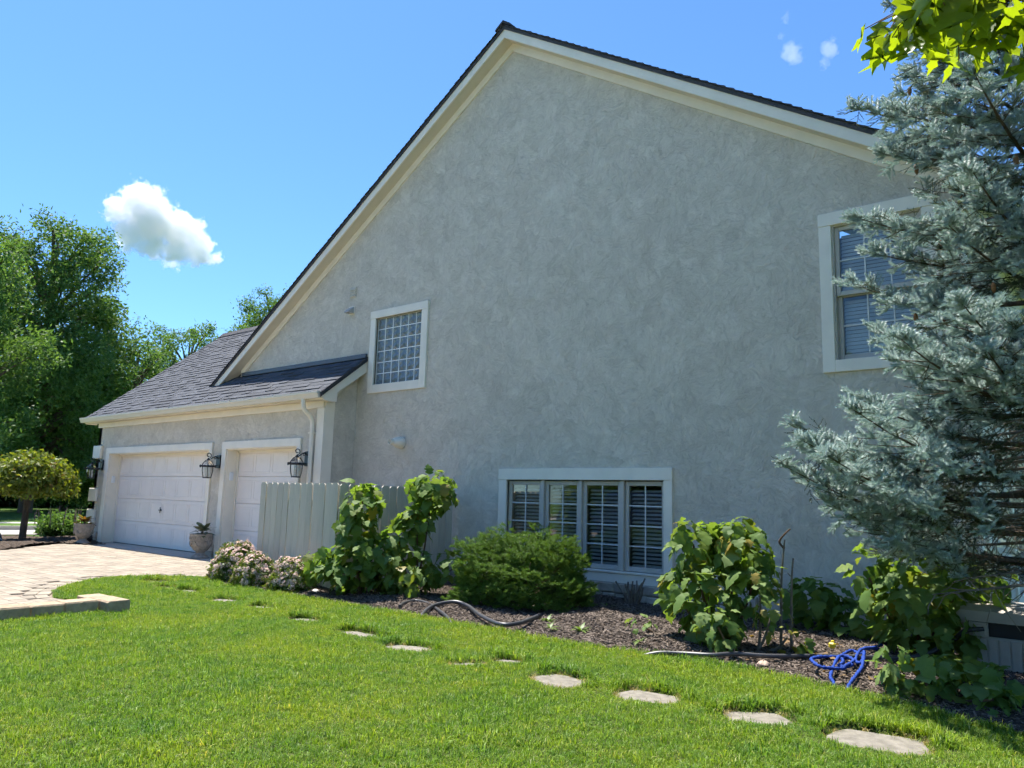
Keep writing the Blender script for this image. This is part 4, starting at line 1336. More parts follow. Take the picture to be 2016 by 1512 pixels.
# perennial with brown-purple flower spikes
LC = [cluster(60+i, 12, .10, .045, .07, TREEL) for i in range(3)]
r_ = np.random.default_rng(8)
t = thing('salvia_plant', (-22.4, 8.15, 0), 'leafy perennial with upright faded purple flower spikes beside the far urn', 'plant')
P = np.array([p for p, d in ell_pts(r_, (-22.35, 8.2, .25), (.62, .62, .38), 420, .3)])
scatter('foliage', P, eul(frames(r_.normal(size=(420, 3))+np.array([0, 0, .4]), np.array([0, 0, 1])+r_.normal(0, .4, (420, 3)))), r_.uniform(.8, 1.4, 420), r_.integers(0, 3, 420), LC, t)
for k in range(26):
    x, y = -22.35+r_.uniform(-.65, .65), 8.2+r_.uniform(-.6, .6)
    h = r_.uniform(.62, .86); lx, ly = r_.uniform(-.08, .08, 2)
    MB().tube([(x, y, .3), (x+lx*.6, y+ly*.6, h*.75), (x+lx, y+ly, h)], [.004, .014, .004], 6).build('flower_spike', PURP, t)

# ------------------------------------------------------------------ shrubs in the bed
SL = [cluster(70+i, 16, .040, .022, .030, SPIL) for i in range(3)]
def flowers(seed):
    r_ = np.random.default_rng(seed)
    V, F = [], []
    for i in range(26):
        a = r_.uniform(0, 6.28); rr = .033*math.sqrt(r_.random()); z = .012-rr*.35
        c = np.array([rr*math.cos(a), rr*math.sin(a), z+r_.uniform(-.004, .004)])
        n = np.array([c[0]*12, c[1]*12, 1])+r_.normal(0, .25, 3); n /= np.linalg.norm(n)
        e = np.cross(n, r_.normal(size=3)); e /= np.linalg.norm(e); f = np.cross(n, e); s = .0085
        k = len(V)
        V += [c+e*s, c+f*s, c-e*s, c-f*s]; F.append((k, k+1, k+2, k+3))
    return npmesh('flower_head', np.array(V), np.array(F), PINK)
FH = [flowers(i) for i in range(3)]
for i, (x, y, r0, h, lab) in enumerate(((-10.76, 6.42, .36, .54, 'pink flowering shrub at the left end of the group by the driveway'),
                                        (-9.95, 6.26, .285, .42, 'middle one of the three pink flowering shrubs'),
                                        (-9.16, 6.32, .30, .43, 'pink flowering shrub nearest the big-leaved hydrangea'))):
    r_ = np.random.default_rng(90+i)
    t = thing('spirea_shrub', (x, y, 0), lab, 'shrub', 'pink flowering shrubs before the fence')
    n = 1500
    d = r_.normal(size=(n, 3)); d[:, 2] = np.abs(d[:, 2])*.9-.12; d /= np.linalg.norm(d, axis=1, keepdims=True)
    lump = 1+.10*np.sin(d[:, 0]*6+i)*np.sin(d[:, 1]*5+2*i)
    P = np.array([x, y, .04])+d*(r_.uniform(.25, 1, (n, 1))**.45)*lump[:, None]*np.array([r0, r0, h-.03])
    P[:, 2] = np.maximum(P[:, 2], .03)
    scatter('foliage', P, eul(frames(d+r_.normal(0, .5, (n, 3)), np.array([0, 0, 1])+r_.normal(0, .4, (n, 3)))), r_.uniform(.8, 1.3, n), r_.integers(0, 3, n), SL, t)
    n = 270
    d = r_.normal(size=(n, 3)); d[:, 2] = np.abs(d[:, 2])+.05; d /= np.linalg.norm(d, axis=1, keepdims=True)
    lump = 1+.10*np.sin(d[:, 0]*6+i)*np.sin(d[:, 1]*5+2*i)
    P = np.array([x, y, .05])+d*(r_.uniform(.94, 1.07, (n, 1)))*lump[:, None]*np.array([r0, r0, h-.03])
    z = d+r_.normal(0, .3, (n, 3)); zx = np.cross(z, r_.normal(size=(n, 3)))
    scatter('flowers', P, eul(frames(zx, z)), r_.uniform(.75, 1.3, n), r_.integers(0, 3, n), FH, t)
    sm = MB()
    for k in range(14):
        a = k*2.4
        sm.tube([(x, y, 0), (x+.5*r0*math.cos(a), y+.5*r0*math.sin(a), h*.45), (x+.8*r0*math.cos(a), y+.8*r0*math.sin(a), h*.62)], [.006, .005, .003], 5)
    sm.build('stems', TWIG, t)

# low spreading dwarf conifer under the window
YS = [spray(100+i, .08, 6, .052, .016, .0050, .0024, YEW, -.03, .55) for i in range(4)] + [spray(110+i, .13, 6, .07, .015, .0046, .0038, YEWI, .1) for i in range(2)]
r_ = np.random.default_rng(12)
yc = np.array([-6.16, 7.62, .0])
t = thing('dwarf_conifer', tuple(yc), 'low spreading green conifer bush in front of the four-pane window', 'shrub')
P, D, N, S, I = [], [], [], [], []
lay = r_.uniform(0, 6.28, 8)
for k in range(5200):
    a = r_.uniform(0, 2*math.pi)
    f = r_.random()
    el = math.asin(r_.uniform(-.12, 1))
    lump = 1+.09*math.sin(3*a+lay[0])+.07*math.sin(5*a+lay[1])+.07*math.sin(7*el+2*a+lay[2])
    lump *= 1+.07*math.sin(16*el+3*math.sin(2*a+lay[3])+lay[4])
    rad = lump*(r_.uniform(.78, 1.0) if f < .72 else r_.uniform(.35, .8))
    ce, se = math.cos(el), math.sin(el)
    p = yc+np.array([.78*rad*ce**.6*math.cos(a), .78*rad*ce**.6*math.sin(a), .14+.74*rad*se])
    P.append(p)
    D.append(np.array([math.cos(a)*(ce+.25), math.sin(a)*(ce+.25), .30+.1*se])+r_.normal(0, .42, 3))
    N.append(np.array([.25*math.cos(a), .25*math.sin(a), 1])+r_.normal(0, .2, 3))
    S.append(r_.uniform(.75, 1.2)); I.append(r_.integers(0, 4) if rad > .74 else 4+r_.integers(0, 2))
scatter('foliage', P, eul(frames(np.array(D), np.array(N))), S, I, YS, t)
bm_ = MB()
for k in range(22):
    a = k*2.4
    L_ = r_.uniform(.5, .8)
    bm_.tube(crm([(yc[0], yc[1], 0), (yc[0]+.4*L_*math.cos(a), yc[1]+.4*L_*math.sin(a), .25), (yc[0]+L_*math.cos(a), yc[1]+L_*math.sin(a), .12+.5*r_.random())], 4), list(np.linspace(.02, .005, 9)), 5)
bm_.build('branches', TWIG, t)

# hydrangeas
hydrangea((-8.15, 6.62), [(-8.12, 6.62, 1.24, .27, .27, .27, 62), (-8.15, 6.6, .85, .26, .28, .28, 50), (-8.22, 6.58, .42, .48, .42, .36, 125), (-8.62, 6.35, .42, .20, .2, .24, 24), (-7.85, 6.6, .55, .25, .28, .25, 38)],
          'tall column-shaped hydrangea with large dark leaves right of the fence front', 201, (.115, .205), .12, .06)
hydrangea((-7.65, 7.2), [(-7.45, 7.25, 1.42, .34, .3, .27, 85), (-7.62, 7.15, 1.02, .24, .24, .2, 35), (-7.85, 7.05, .78, .3, .28, .2, 35), (-7.6, 6.95, .38, .54, .42, .32, 120), (-7.05, 7.3, .42, .3, .3, .26, 25)],
          'hydrangea with a leggy top and pale drooping lower leaves left of the conifer bush', 202, (.115, .205), .42, .05)
hydrangea((-3.25, 7.0), [(-3.50, 6.95, .94, .24, .25, .27, 62), (-3.06, 7.05, .97, .27, .26, .28, 62), (-3.32, 6.9, .46, .38, .34, .40, 122), (-3.70, 6.95, .5, .13, .15, .2, 16), (-2.88, 6.95, .70, .2, .2, .2, 28)],
          'big two-headed hydrangea right of the four-pane window', 203, (.115, .205), .18, .07)
hydrangea((-2.85, 6.85), [(-2.80, 6.85, .62, .20, .2, .16, 22), (-2.68, 6.8, .38, .17, .17, .16, 16), (-2.55, 6.8, .2, .2, .16, .14, 14)],
          'thin yellowing hydrangea with bare brown stems beside the two-headed one', 204, (.07, .13), .15, .5, stemcol=GREYTW, inner=10)
hydrangea((-3.02, 6.55), [(-3.05, 6.52, .26, .24, .22, .2, 30)], 'small young hydrangea at the foot of the two-headed one, nearest the hose', 205, (.08, .14), .5, .08, inner=10)
hydrangea((-3.9, 6.9), [(-3.92, 6.75, .13, .2, .18, .12, 18)], 'tiny seedling clump of pale leaves left of the two-headed hydrangea', 206, (.06, .10), .6, .05, inner=0)
hydrangea((-1.75, 7.65), [(-1.66, 7.62, .72, .42, .38, .38, 120), (-1.62, 7.62, .32, .40, .30, .3, 95), (-1.35, 7.75, .75, .3, .3, .28, 50), (-2.08, 7.6, .70, .15, .16, .3, 22)],
          'large shaded hydrangea beneath the blue spruce', 207, (.11, .20), .1, .04)
hydrangea((-2.75, 8.4), [(-2.85, 8.4, .38, .34, .28, .24, 55), (-2.35, 8.35, .22, .4, .3, .2, 45)], 'low shaded hydrangea against the stucco wall left of the spruce', 208, (.13, .21), .03, .0, inner=60)
hydrangea((-1.3, 6.15), [(-1.38, 6.2, .2, .30, .24, .18, 55), (-1.04, 6.24, .17, .30, .24, .16, 50), (-.92, 6.0, .12, .14, .12, .12, 9)], 'low sprawling hydrangea in the foreground beside the resin box', 209, (.09, .17), .3, .05, inner=40)
hydrangea((-.62, 6.75), [(-.6, 6.75, .12, .18, .16, .14, 14)], 'small leaf clump at the right edge in front of the resin box', 210, (.08, .13), .2, .0, inner=0)
hydrangea((-6.75, 8.3), [(-6.78, 8.25, .45, .25, .22, .24, 30)], 'shaded leafy sprig between hydrangea and conifer bush against the wall', 211, (.11, .16), .05, .0, inner=20)

# dry stalks right of the hydrangea
for i, (x, y, top, lab) in enumerate((((-2.72), 7.1, (-2.66, 7.1, 1.02), 'dead forked brown stalk standing right of the two-headed hydrangea'), ((-2.62), 7.08, (-2.58, 7.08, .86), 'thin straight dead stalk, right one of the pair'))):
    t = thing('dead_stalk', (x, y, 0), lab, 'stalk', 'dead stalks in the bed')
    MB().tube(crm([(x, y, .0), (x+.012, y, .4), (x+.02, y+.01, .7), top], 5), list(np.linspace(.013, .007, 16)), 7).build('stem', GREYTW, t, True)
    if i == 0:
        MB().tube(crm([(top[0]-.005, top[1], top[2]-.08), (top[0]-.05, top[1], top[2]-.02), (top[0]+.01, top[1], top[2]+.06), (top[0]+.055, top[1], top[2]+.10)], 5), list(np.linspace(.012, .006, 16)), 6).build('fork', TWIG, t, True)
    for k in range(4):
        z = .25+.15*k
        MB().tube([(x+.012, y, z), (x+.012+random.uniform(-.04, .04), y-.02, z+.03)], [.006, .003], 5).build('bud', GREYTW, t)
# cut-back stump by the stone base
t = thing('cut_stump', (-5.18, 8.62, 0), 'cut-back woody stump of many sawn stems before the stone base', 'stump')
r_ = np.random.default_rng(33)
for k in range(20):
    a = k*2.4; L_ = r_.uniform(.12, .36); sp = r_.uniform(.1, .75)
    b = (-5.18+.04*math.cos(a), 8.62+.04*math.sin(a), .03)
    tip = (b[0]+sp*L_*math.cos(a), b[1]+sp*L_*math.sin(a)*.7, .04+L_)
    mid = ((b[0]+tip[0])/2+r_.uniform(-.03, .03), (b[1]+tip[1])/2, .02+L_*.55)
    MB().tube(crm([b, mid, tip], 4), list(np.linspace(.017, .010, 9)), 6).build('stem', GREYTW, t)

# plants in the urns
def urnplant(x, y, lab, mat, n, hgt, seed, sz):
    r_ = np.random.default_rng(seed)
    t = thing('urn_plant', (x, y, .45), lab, 'plant')
    lm = [leaf_mesh('leaf', OVAL, 1.0, mat, .4, .15, .02, k) for k in range(2)]
    for k in range(n):
        a = k*2.4+r_.uniform(-.3, .3); e = r_.uniform(-.1, 1.1)
        d = np.array([math.cos(a)*math.cos(e), math.sin(a)*math.cos(e), math.sin(e)])
        p = np.array([x, y, .47])+d*np.array([.08, .08, hgt*.6])*r_.uniform(.6, 1.3)
        link('leaf', lm[k % 2], t, leafmat_mw(p, d, np.array([-d[0]*.5, -d[1]*.5, 1]), r_.uniform(*sz)))
    for k in range(4):
        MB().tube([(x+.02*k-.03, y, .44), (x+.03*k-.045, y+.01, .44+hgt*.7)], [.006, .004], 5).build('stem', TWIG, t)
urnplant(-14.66, 7.95, 'grey-green sage plant growing in the urn between the doors', GREYL, 44, .26, 3, (.12, .20))
urnplant(-19.75, 7.72, 'reddish yellow foliage plant growing in the far urn', REDL, 46, .2, 4, (.11, .18))

# weeds in the mulch
WEEDM = leafmat('weed_leaf', (.10, .17, .03), (.17, .24, .05), .35, .5)
wl = [leaf_mesh('leaf', LANCE, 1.0, WEEDM, .4, .1, .0, k) for k in range(2)]
for i, (x, y, sc, n, lab) in enumerate(((-5.05, 6.68, .11, 14, 'small weed beside the end of the crossed hose'), (-4.46, 6.45, .13, 18, 'spreading weed in the bare mulch under the window'), (-5.2, 8.08, .10, 9, 'weed near the cut stump'),
                                        (-4.75, 6.33, .11, 10, 'small weed on pale soil at the lawn edge'), (-8.95, 6.25, .09, 8, 'weed between the pink shrub and hydrangea'), (-3.75, 6.35, .09, 8, 'faint weed in the mulch left of the young hydrangea'))):
    r_ = np.random.default_rng(300+i)
    t = thing('weed', (x, y, .05), lab, 'weed', 'weeds in the mulch bed')
    for k in range(n):
        a = k*2.4; e = r_.uniform(.1, .9)
        d = np.array([math.cos(a)*math.cos(e), math.sin(a)*math.cos(e), math.sin(e)])
        link('leaf', wl[k % 2], t, leafmat_mw(np.array([x, y, .06]), d, np.array([0, 0, 1.]), sc*r_.uniform(.6, 1.2)))

# ------------------------------------------------------------------ blue spruce
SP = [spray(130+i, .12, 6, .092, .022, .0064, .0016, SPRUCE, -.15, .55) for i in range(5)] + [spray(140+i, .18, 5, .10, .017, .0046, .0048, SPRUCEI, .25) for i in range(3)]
tx, ty = -.42, 6.95
spr = thing('blue_spruce', (tx, ty, 0), 'tall blue spruce with silvery drooping branches at the house corner', 'tree')
MB().tube(crm([(tx, ty, -.1), (tx+.02, ty, 2), (tx, ty+.03, 5), (tx, ty, 9.2)], 5), list(np.linspace(.17, .015, 16)), 12).build('trunk', BARK, spr, True)
r_ = np.random.default_rng(77)
P, D, N, S, I = [], [], [], [], []
limbs = MB()
def put(p, d, n_, s, inner):
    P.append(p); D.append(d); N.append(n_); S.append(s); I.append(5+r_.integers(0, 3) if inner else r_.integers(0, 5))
z = .95; wi = 0
LOW = [(206, 1.60, 1.95), (212, 1.22, 2.05), (219, 1.42, 2.0), (227, 1.30, 1.95), (234, 1.62, 1.9), (243, 2.1, 1.75), (255, 2.3, 1.65), (216, 1.85, 1.55), (209, 1.02, 1.75)]
while z < 9.0:
    nb_ = 6
    if wi == 0: nb_ = 7+len(LOW)
    for b in range(nb_):
        a = wi*1.1 + b*2*math.pi/7 + r_.uniform(-.25, .25)
        zb_ = z + r_.uniform(-.08, .08)
        lowb = wi == 0 and b >= 7
        if lowb: a, zb_ = math.radians(LOW[b-7][0]), LOW[b-7][1]
        L_ = (2.05 if zb_ < 1.9 else (1.58 if zb_ < 2.5 else (1.54 if zb_ < 4.0 else 1.44-.07*(zb_-4.0)) if zb_ < 6 else 1.2-.34*(zb_-6)))*r_.uniform(.62, 1.06)
        L_ = max(L_, .18)
        if lowb: L_ = LOW[b-7][2]
        h = np.array([math.cos(a), math.sin(a), 0]); sd = np.array([-h[1], h[0], 0])
        dr = (.42-.05*zb_) if zb_ < 5 else .15
        def path(t_): return np.array([tx, ty, zb_]) + h*L_*t_ + np.array([0, 0, L_*(-dr*.55*t_ + dr*.75*t_*t_ + .12*t_*t_)])
        pts = [path(t_) for t_ in np.linspace(0, 1, 9)]
        dens = 1.0 if math.cos(a-math.radians(225)) > -.45 else .55
        az = math.degrees(a) % 360
        if not lowb and zb_ < 1.8 and (205 < az or az < 100):
            if 245 < az < 330: limbs.tube([path(t_) for t_ in np.linspace(0, .55, 6)], list(np.linspace(.022, .006, 6)), 5)
            continue
        if not lowb and zb_ < 2.1 and 176 < az < 205: L_ *= .55
        pts = [path(t_) for t_ in np.linspace(0, 1, 9)]
        limbs.tube(pts, list(np.linspace(.024*min(1, L_/1.6)+.003, .003, 9)), 5)
        t_ = .34
        while t_ < 1.0:
            p0 = path(t_); tang = path(min(1, t_+.05))-path(t_-.05); tang /= np.linalg.norm(tang)
            inner = t_ < .5
            for sg in (-1, 1):
                if r_.random() > dens: continue
                ang = r_.uniform(.6, 1.0)
                l2 = min(.62, (1-t_)*.62*L_+.16)*r_.uniform(.7, 1.15)
                d2 = tang*math.cos(ang)+sd*sg*math.sin(ang)+np.array([0, 0, r_.uniform(-.28, .08)])
                d2 /= np.linalg.norm(d2)
                ns = max(1, int(l2/.13))
                if l2 > .3: limbs.tube([p0, p0+d2*l2*.85], [.0045, .002], 4)
                for k in range(ns):
                    q_ = p0+d2*l2*(k/ns)
                    q_ = q_+np.array([0, 0, -.10*(k/ns)**2*l2])
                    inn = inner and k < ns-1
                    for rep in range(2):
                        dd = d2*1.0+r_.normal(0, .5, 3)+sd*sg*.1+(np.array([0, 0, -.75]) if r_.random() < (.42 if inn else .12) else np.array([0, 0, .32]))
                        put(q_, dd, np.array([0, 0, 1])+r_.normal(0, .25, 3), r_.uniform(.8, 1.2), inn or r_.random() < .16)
            put(p0, tang+r_.normal(0, .2, 3)+np.array([0, 0, .15]), np.array([0, 0, 1.])+r_.normal(0, .2, 3), r_.uniform(.8, 1.15), inner)
            t_ += .15/L_ if L_ > .5 else .2
        for k in range(4):
            put(pts[-1]-h*.03*k, h+r_.normal(0, .35, 3)+np.array([0, 0, .25]), np.array([0, 0, 1.]), r_.uniform(.8, 1.1), False)
    z += .285 if z < 6 else .32
    wi += 1
limbs.build('branches', BARK, spr)
# bare dead twigs inside the skirt of the tree
dead = MB()
for k in range(26):
    a = r_.uniform(2.2, 5.4); zb_ = r_.uniform(.8, 2.2); L_ = r_.uniform(.7, 1.3)
    h = np.array([math.cos(a), math.sin(a), 0]); sd = np.array([-h[1], h[0], 0])
    p = [np.array([tx, ty, zb_])+h*L_*u+np.array([0, 0, -.12*L_*u]) for u in np.linspace(0, 1, 6)]
    dead.tube(p, list(np.linspace(.018, .004, 6)), 5)
    for j in range(16):
        u = r_.uniform(.25, 1); o_ = np.array([tx, ty, zb_])+h*L_*u+np.array([0, 0, -.12*L_*u])
        e = h*r_.uniform(-.2, .8)+sd*r_.choice([-1, 1])*r_.uniform(.3, 1)+np.array([0, 0, r_.uniform(-.9, .1)])
        e /= np.linalg.norm(e); l = r_.uniform(.1, .34)
        dead.tube([o_, o_+e*l*.5+r_.normal(0, .012, 3), o_+e*l+np.array([0, 0, -.05*l])], [.0045, .003, .0018], 4)
dead.build('dead_twigs', GREYTW, spr)
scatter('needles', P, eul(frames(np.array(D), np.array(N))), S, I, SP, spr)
print('spruce sprays', len(P))
# cones
CONE = M('cone', (.23, .11, .05), .8, .2, var=(40, .3))
cm = MB().lathe([(.003, 0), (.012, -.012), (.016, -.03), (.015, -.055), (.008, -.075), (.002, -.08)], (0, 0, 0), 8).mesh('cone', CONE, True)
for k in range(20):
    a = r_.uniform(2.5, 5.2); zc = r_.uniform(2.4, 6.2); rr = (1.25-.075*(zc-2.4))*r_.uniform(.65, .95)
    link('cone', cm, spr, Matrix.Translation((tx+rr*math.cos(a), ty+rr*math.sin(a), zc-.05)) @ Matrix.Rotation(r_.uniform(-.4, .4), 4, 'X') @ Matrix.Scale(r_.uniform(.8, 1.2), 4))

# ------------------------------------------------------------------ maple: trunk beyond the right edge, a branch reaching over
r_ = np.random.default_rng(55)
mp_ = thing('maple_tree', (3.1, 1.3, 0), 'maple branch with large sunlit leaves hanging in from the top right corner', 'tree')
MB().tube(crm([(3.1, 1.3, -.1), (3.05, 1.32, 1.2), (3.1, 1.3, 2.4), (3.0, 1.25, 4.6), (3.0, 1.3, 6.2)], 5), list(np.linspace(.15, .04, 21)), 12).build('trunk', BARK, mp_, True)
ML = [leaf_mesh('leaf', MAP, 1.0, MAPLE, d, f, .07, i) for i, (d, f) in enumerate(((.25, .15), (.5, .3), (.8, .1), (.4, -.25), (.2, .5)))]
brs = [[(3.05, 1.3, 2.3), (1.9, 1.6, 2.9), (.8, 1.8, 2.85), (.1, 1.9, 2.62), (-.28, 1.86, 2.53), (-.50, 1.83, 2.44)],
       [(.8, 1.8, 2.85), (.25, 2.15, 2.72), (-.2, 2.12, 2.58), (-.42, 2.08, 2.52)],
       [(1.1, 1.75, 2.88), (.45, 1.5, 2.78), (0.0, 1.55, 2.66), (-.36, 1.6, 2.54)],
       [(1.3, 1.75, 2.9), (.6, 2.2, 2.95), (.05, 2.35, 2.85), (-.42, 2.3, 2.74)],
       [(.1, 1.9, 2.62), (-.12, 2.0, 2.50), (-.22, 2.06, 2.42)],
       [(1.5, 1.7, 2.92), (.9, 1.3, 3.1), (.2, 1.3, 3.05)], [(1.7, 1.65, 2.92), (1.3, 2.5, 3.2), (.8, 3.0, 3.3)], [(2.2, 1.5, 2.8), (2.0, .6, 3.3), (1.6, 0, 3.4)]]
brs = [[(x+.09*min(1, max(0, (2.5-x)/2.0)), y, z+.03) for x, y, z in b] for b in brs]
brs = [[(x+.03, y, z) for x, y, z in b] for b in brs]
bm_ = MB()
far = []
for bi, b in enumerate(brs):
    pts = crm(b, 8)
    r0 = .032 if bi == 0 else .011
    bm_.tube(pts, list(np.linspace(r0, .0035, len(pts))), 6)
    for i, p in enumerate(pts):
        f = i/len(pts)
        if f < (.45 if bi == 0 else .15): continue
        for _ in range(7 if bi < 5 else 2):
            d = np.array([r_.normal(-.15, .45), r_.normal(0, .45), -1.0+r_.normal(0, .28)])
            nrm = np.array([r_.normal(0, .8), r_.normal(-.3, .9), .25])
            off = np.array([r_.normal(0, .05), r_.normal(0, .05), -.03+r_.normal(0, .02)])
            p_ = np.array(p)+off
            bm_.tube([p, p_], [.0018, .0014], 4)
            link('leaf', ML[r_.integers(5)], mp_, leafmat_mw(p_, d, nrm, r_.uniform(.048, .084)))
bm_.build('branches', TWIG, mp_, True)
# the rest of the crown, out of frame
n = 700
c = r_.normal(size=(n, 3)); c /= np.linalg.norm(c, axis=1, keepdims=True)
Pm = np.array([3.2, 1.0, 5.0])+c*(r_.uniform(.3, 1, (n, 1))**.4)*np.array([1.9, 1.9, 1.7])
scatter('crown', Pm, eul(frames(np.array([0, 0, -1])+r_.normal(0, .5, (n, 3)), r_.normal(size=(n, 3))+np.array([0, 0, .6]))), r_.uniform(.10, .16, n), r_.integers(0, 5, n), ML, mp_)

# ------------------------------------------------------------------ hoses and the resin box
def hose(name, path, rad, mat, label, group=None, z=.075, bump=0):
    pts = crm([(p[0], p[1], (p[2] if len(p) > 2 else z)) for p in path], 36 if bump else 10)
    r = [rad*(1+bump*(math.sin(i*.62)+.5*math.sin(i*.27+1))) for i in range(len(pts))]
    o = MB().tube(pts, r, 10).build(name, mat, None, True)
    return tag(o, label, 'hose', group)
hA = [(-6.2, 5.92, -.03), (-6.3, 6.06, .045), (-6.48, 6.4, .09), (-6.41, 6.66, .12), (-6.16, 6.64, .10), (-5.66, 6.3, .085), (-5.18, 6.07, .075), (-5.08, 6.25, .08), (-5.2, 6.7, .09)]
t = thing('garden_hose', (-5.7, 6.3, .06), 'thick black hose end curving in an S before the conifer bush', 'hose', 'black hoses in the bed')
pts = crm(hA, 10)
MB().tube(pts, .021, 10).build('hose_body', RUBBER, t, True)
MB().tube([pts[-1], pts[-1]+(pts[-1]-pts[-3]).normalized()*.07], .025, 10).build('coupling', BLACK, t)
hose('garden_hose', [(-6.85, 6.22, .06), (-6.97, 6.40, .07), (-7.0, 6.62, .075), (-6.72, 6.55, .075), (-6.33, 6.34, .06), (-5.89, 6.06, .04), (-5.70, 5.93, -.03)], .019, RUBBER, 'black hose loop crossing under the S-shaped hose end', 'black hoses in the bed')
hose('garden_hose', [(-3.62, 5.95, -.03), (-3.41, 6.06, .045), (-3.22, 6.15, .06), (-2.97, 6.21, .075), (-2.82, 6.38, .085), (-2.59, 6.53, .08), (-2.22, 6.9, .085), (-2.0, 7.05, .09), (-1.78, 7.25, .09), (-1.6, 7.38, .13), (-1.42, 7.48, .24), (-1.33, 7.53, .33), (-1.19, 7.56, .365)], .019, RUBBER,
     'long black hose along the lawn edge running into the resin box', 'black hoses in the bed')
tang = [(-1.95, 7.55, .09), (-2.1, 7.4, .10)]
for i in range(17):
    th_ = 1.2+i*.83; r0 = .12+.05*math.sin(i*1.7)
    tang.append((-2.09+.07*math.sin(i*.5)+r0*math.cos(th_), 6.95-.035*i+.02*math.sin(i*2.1)+1.7*r0*math.sin(th_), .085+.02*math.sin(i*1.3)+.002*i))
tang += [(-2.0, 6.2, .07), (-1.93, 6.05, .045), (-1.91, 5.96, -.03)]
hose('blue_hose', tang, .0125, BLUEH, 'tangled loops of blue fabric hose with the yellow fitting', 'blue hose strands', bump=.2)
hose('blue_hose', [(-2.0, 7.6, .12), (-2.02, 7.4, .12), (-2.04, 7.25, .13), (-2.05, 7.1, .12), (-2.0, 6.83, .09), (-1.93, 6.74, .10), (-1.98, 7.0, .14), (-1.88, 6.58, .10), (-1.85, 6.33, .08), (-1.83, 6.08, .05), (-1.84, 5.97, -.03)], .0125, BLUEH,
     'right strand of crumpled blue fabric hose beside the sprawling hydrangea', 'blue hose strands', bump=.2)
t = thing('hose_fitting', (-2.27, 7.12, .12), 'small yellow plastic fitting on the blue hose', 'fitting')
MB().box(-2.30, -2.245, 7.09, 7.14, .115, .165, .012).build('fitting_body', YELLOW, t)
MB().lathe([(.014, 0), (.014, .012), (.01, .014)], (-2.27, 7.12, .165), 10).build('nozzle', YELLOW, t, True)

t = thing('hose_box', (-.85, 7.85, 0), 'beige resin hose reel box with dark slot at the house corner', 'box')
x0, x1, y0, y1 = -1.36, -.50, 7.58, 8.12
MB().box(x0, x1, y0, y1, 0, .30, .012).build('tub', BOXP, t)
for k in range(10):
    w = (x1-x0-.04)/10
    MB().box(x0+.02+k*w+.004, x0+.02+(k+1)*w-.004, y0-.010, y0+.004, .05, .285, .006).build('plank', BOXP, t)
MB().box(x0-.01, x1+.01, y0-.014, y1+.01, -.01, .045, .01).build('base_trim', BOXP, t)
MB().box(x0, x0+.05, y0-.002, y1, .30, .42, .005).box(x1-.05, x1, y0-.002, y1, .30, .42, .005).box(x0+.05, x1-.05, y1-.03, y1, .30, .42).build('upright', BOXP, t)
MB().box(x0+.05, x1-.05, y0+.02, y1-.04, .301, .418).build('slot', BOXD, t)
MB().prism([(y0-.03, .42), (y1+.02, .42), (y1+.02, .50), (y1-.05, .555), (y0+.05, .548), (y0-.03, .505)], 'x', x0-.025, x1+.025).build('lid', BOXP, t)
MB().box(x0+.06, x0+.20, y0-.022, y0-.002, .30, .415, .004).box(x0+.085, x0+.175, y0-.026, y0-.018, .32, .395, .003).build('hose_guide', BOXP, t)
MB().lathe([(.018, 0), (.018, .05), (.012, .055)], (x0-.03, y0+.12, .22), 10).build('tap_knob', RED, t, True)

# ------------------------------------------------------------------ mulch chips and grass
r_ = np.random.default_rng(2)
chips = []
for k in range(6):
    q_ = random.Random(k)
    l, w = q_.uniform(.022, .05), q_.uniform(.006, .013)
    b = MB().box(-l, l, -w/2*1.3, w/2*1.3, -.003, .003)
    b.v = [(x+q_.uniform(-.006, .006), y+q_.uniform(-.003, .003), z+q_.uniform(-.002, .002)) for x, y, z in b.v]
    chips.append(b.mesh('chip', CHIP))
n = 75000
Pc = np.stack([r_.uniform(-11.4, .2, n), r_.uniform(5.3, 8.98, n)], 1)
Pc = Pc[inpoly(Pc, bed_poly)]
ey = np.interp(Pc[:, 0], [p[0] for p in EDGE], [p[1] for p in EDGE])
k = (Pc[:, 1]-ey) > .02
k &= ~((Pc[:, 0] < -1.41) & (Pc[:, 1] > 8.95))
Pc = Pc[k]
m_ = len(Pc)
Pz = bedz(Pc[:, 0], Pc[:, 1])+.004
scatter('mulch_chips', np.column_stack([Pc, Pz]), np.column_stack([r_.normal(0, .3, m_), r_.normal(0, .3, m_), r_.uniform(0, 6.28, m_)]), r_.uniform(.35, .85, m_), r_.integers(0, 6, m_), chips)
tag(bpy.data.objects['mulch_chips'], 'dark brown shredded mulch covering the planting bed', 'mulch')
# dry leaves lying about
dl = [leaf_mesh('dry_leaf', OVAL, .07, BROWNL, .5, .3, .05, k) for k in range(3)]
n = 120
Pd = np.stack([r_.uniform(-3.2, -.4, n), r_.uniform(6.3, 8.0, n)], 1)
Pd = Pd[inpoly(Pd, bed_poly)]; n = len(Pd)
scatter('dry_leaves', np.column_stack([Pd, bedz(Pd[:, 0], Pd[:, 1])+.012]), np.column_stack([r_.normal(0, .4, n), r_.normal(0, .4, n), r_.uniform(0, 6.28, n)]), r_.uniform(.5, 1.1, n), r_.integers(0, 3, n), dl)
tag(bpy.data.objects['dry_leaves'], 'dry brown leaves scattered on the mulch at right', 'leaves')

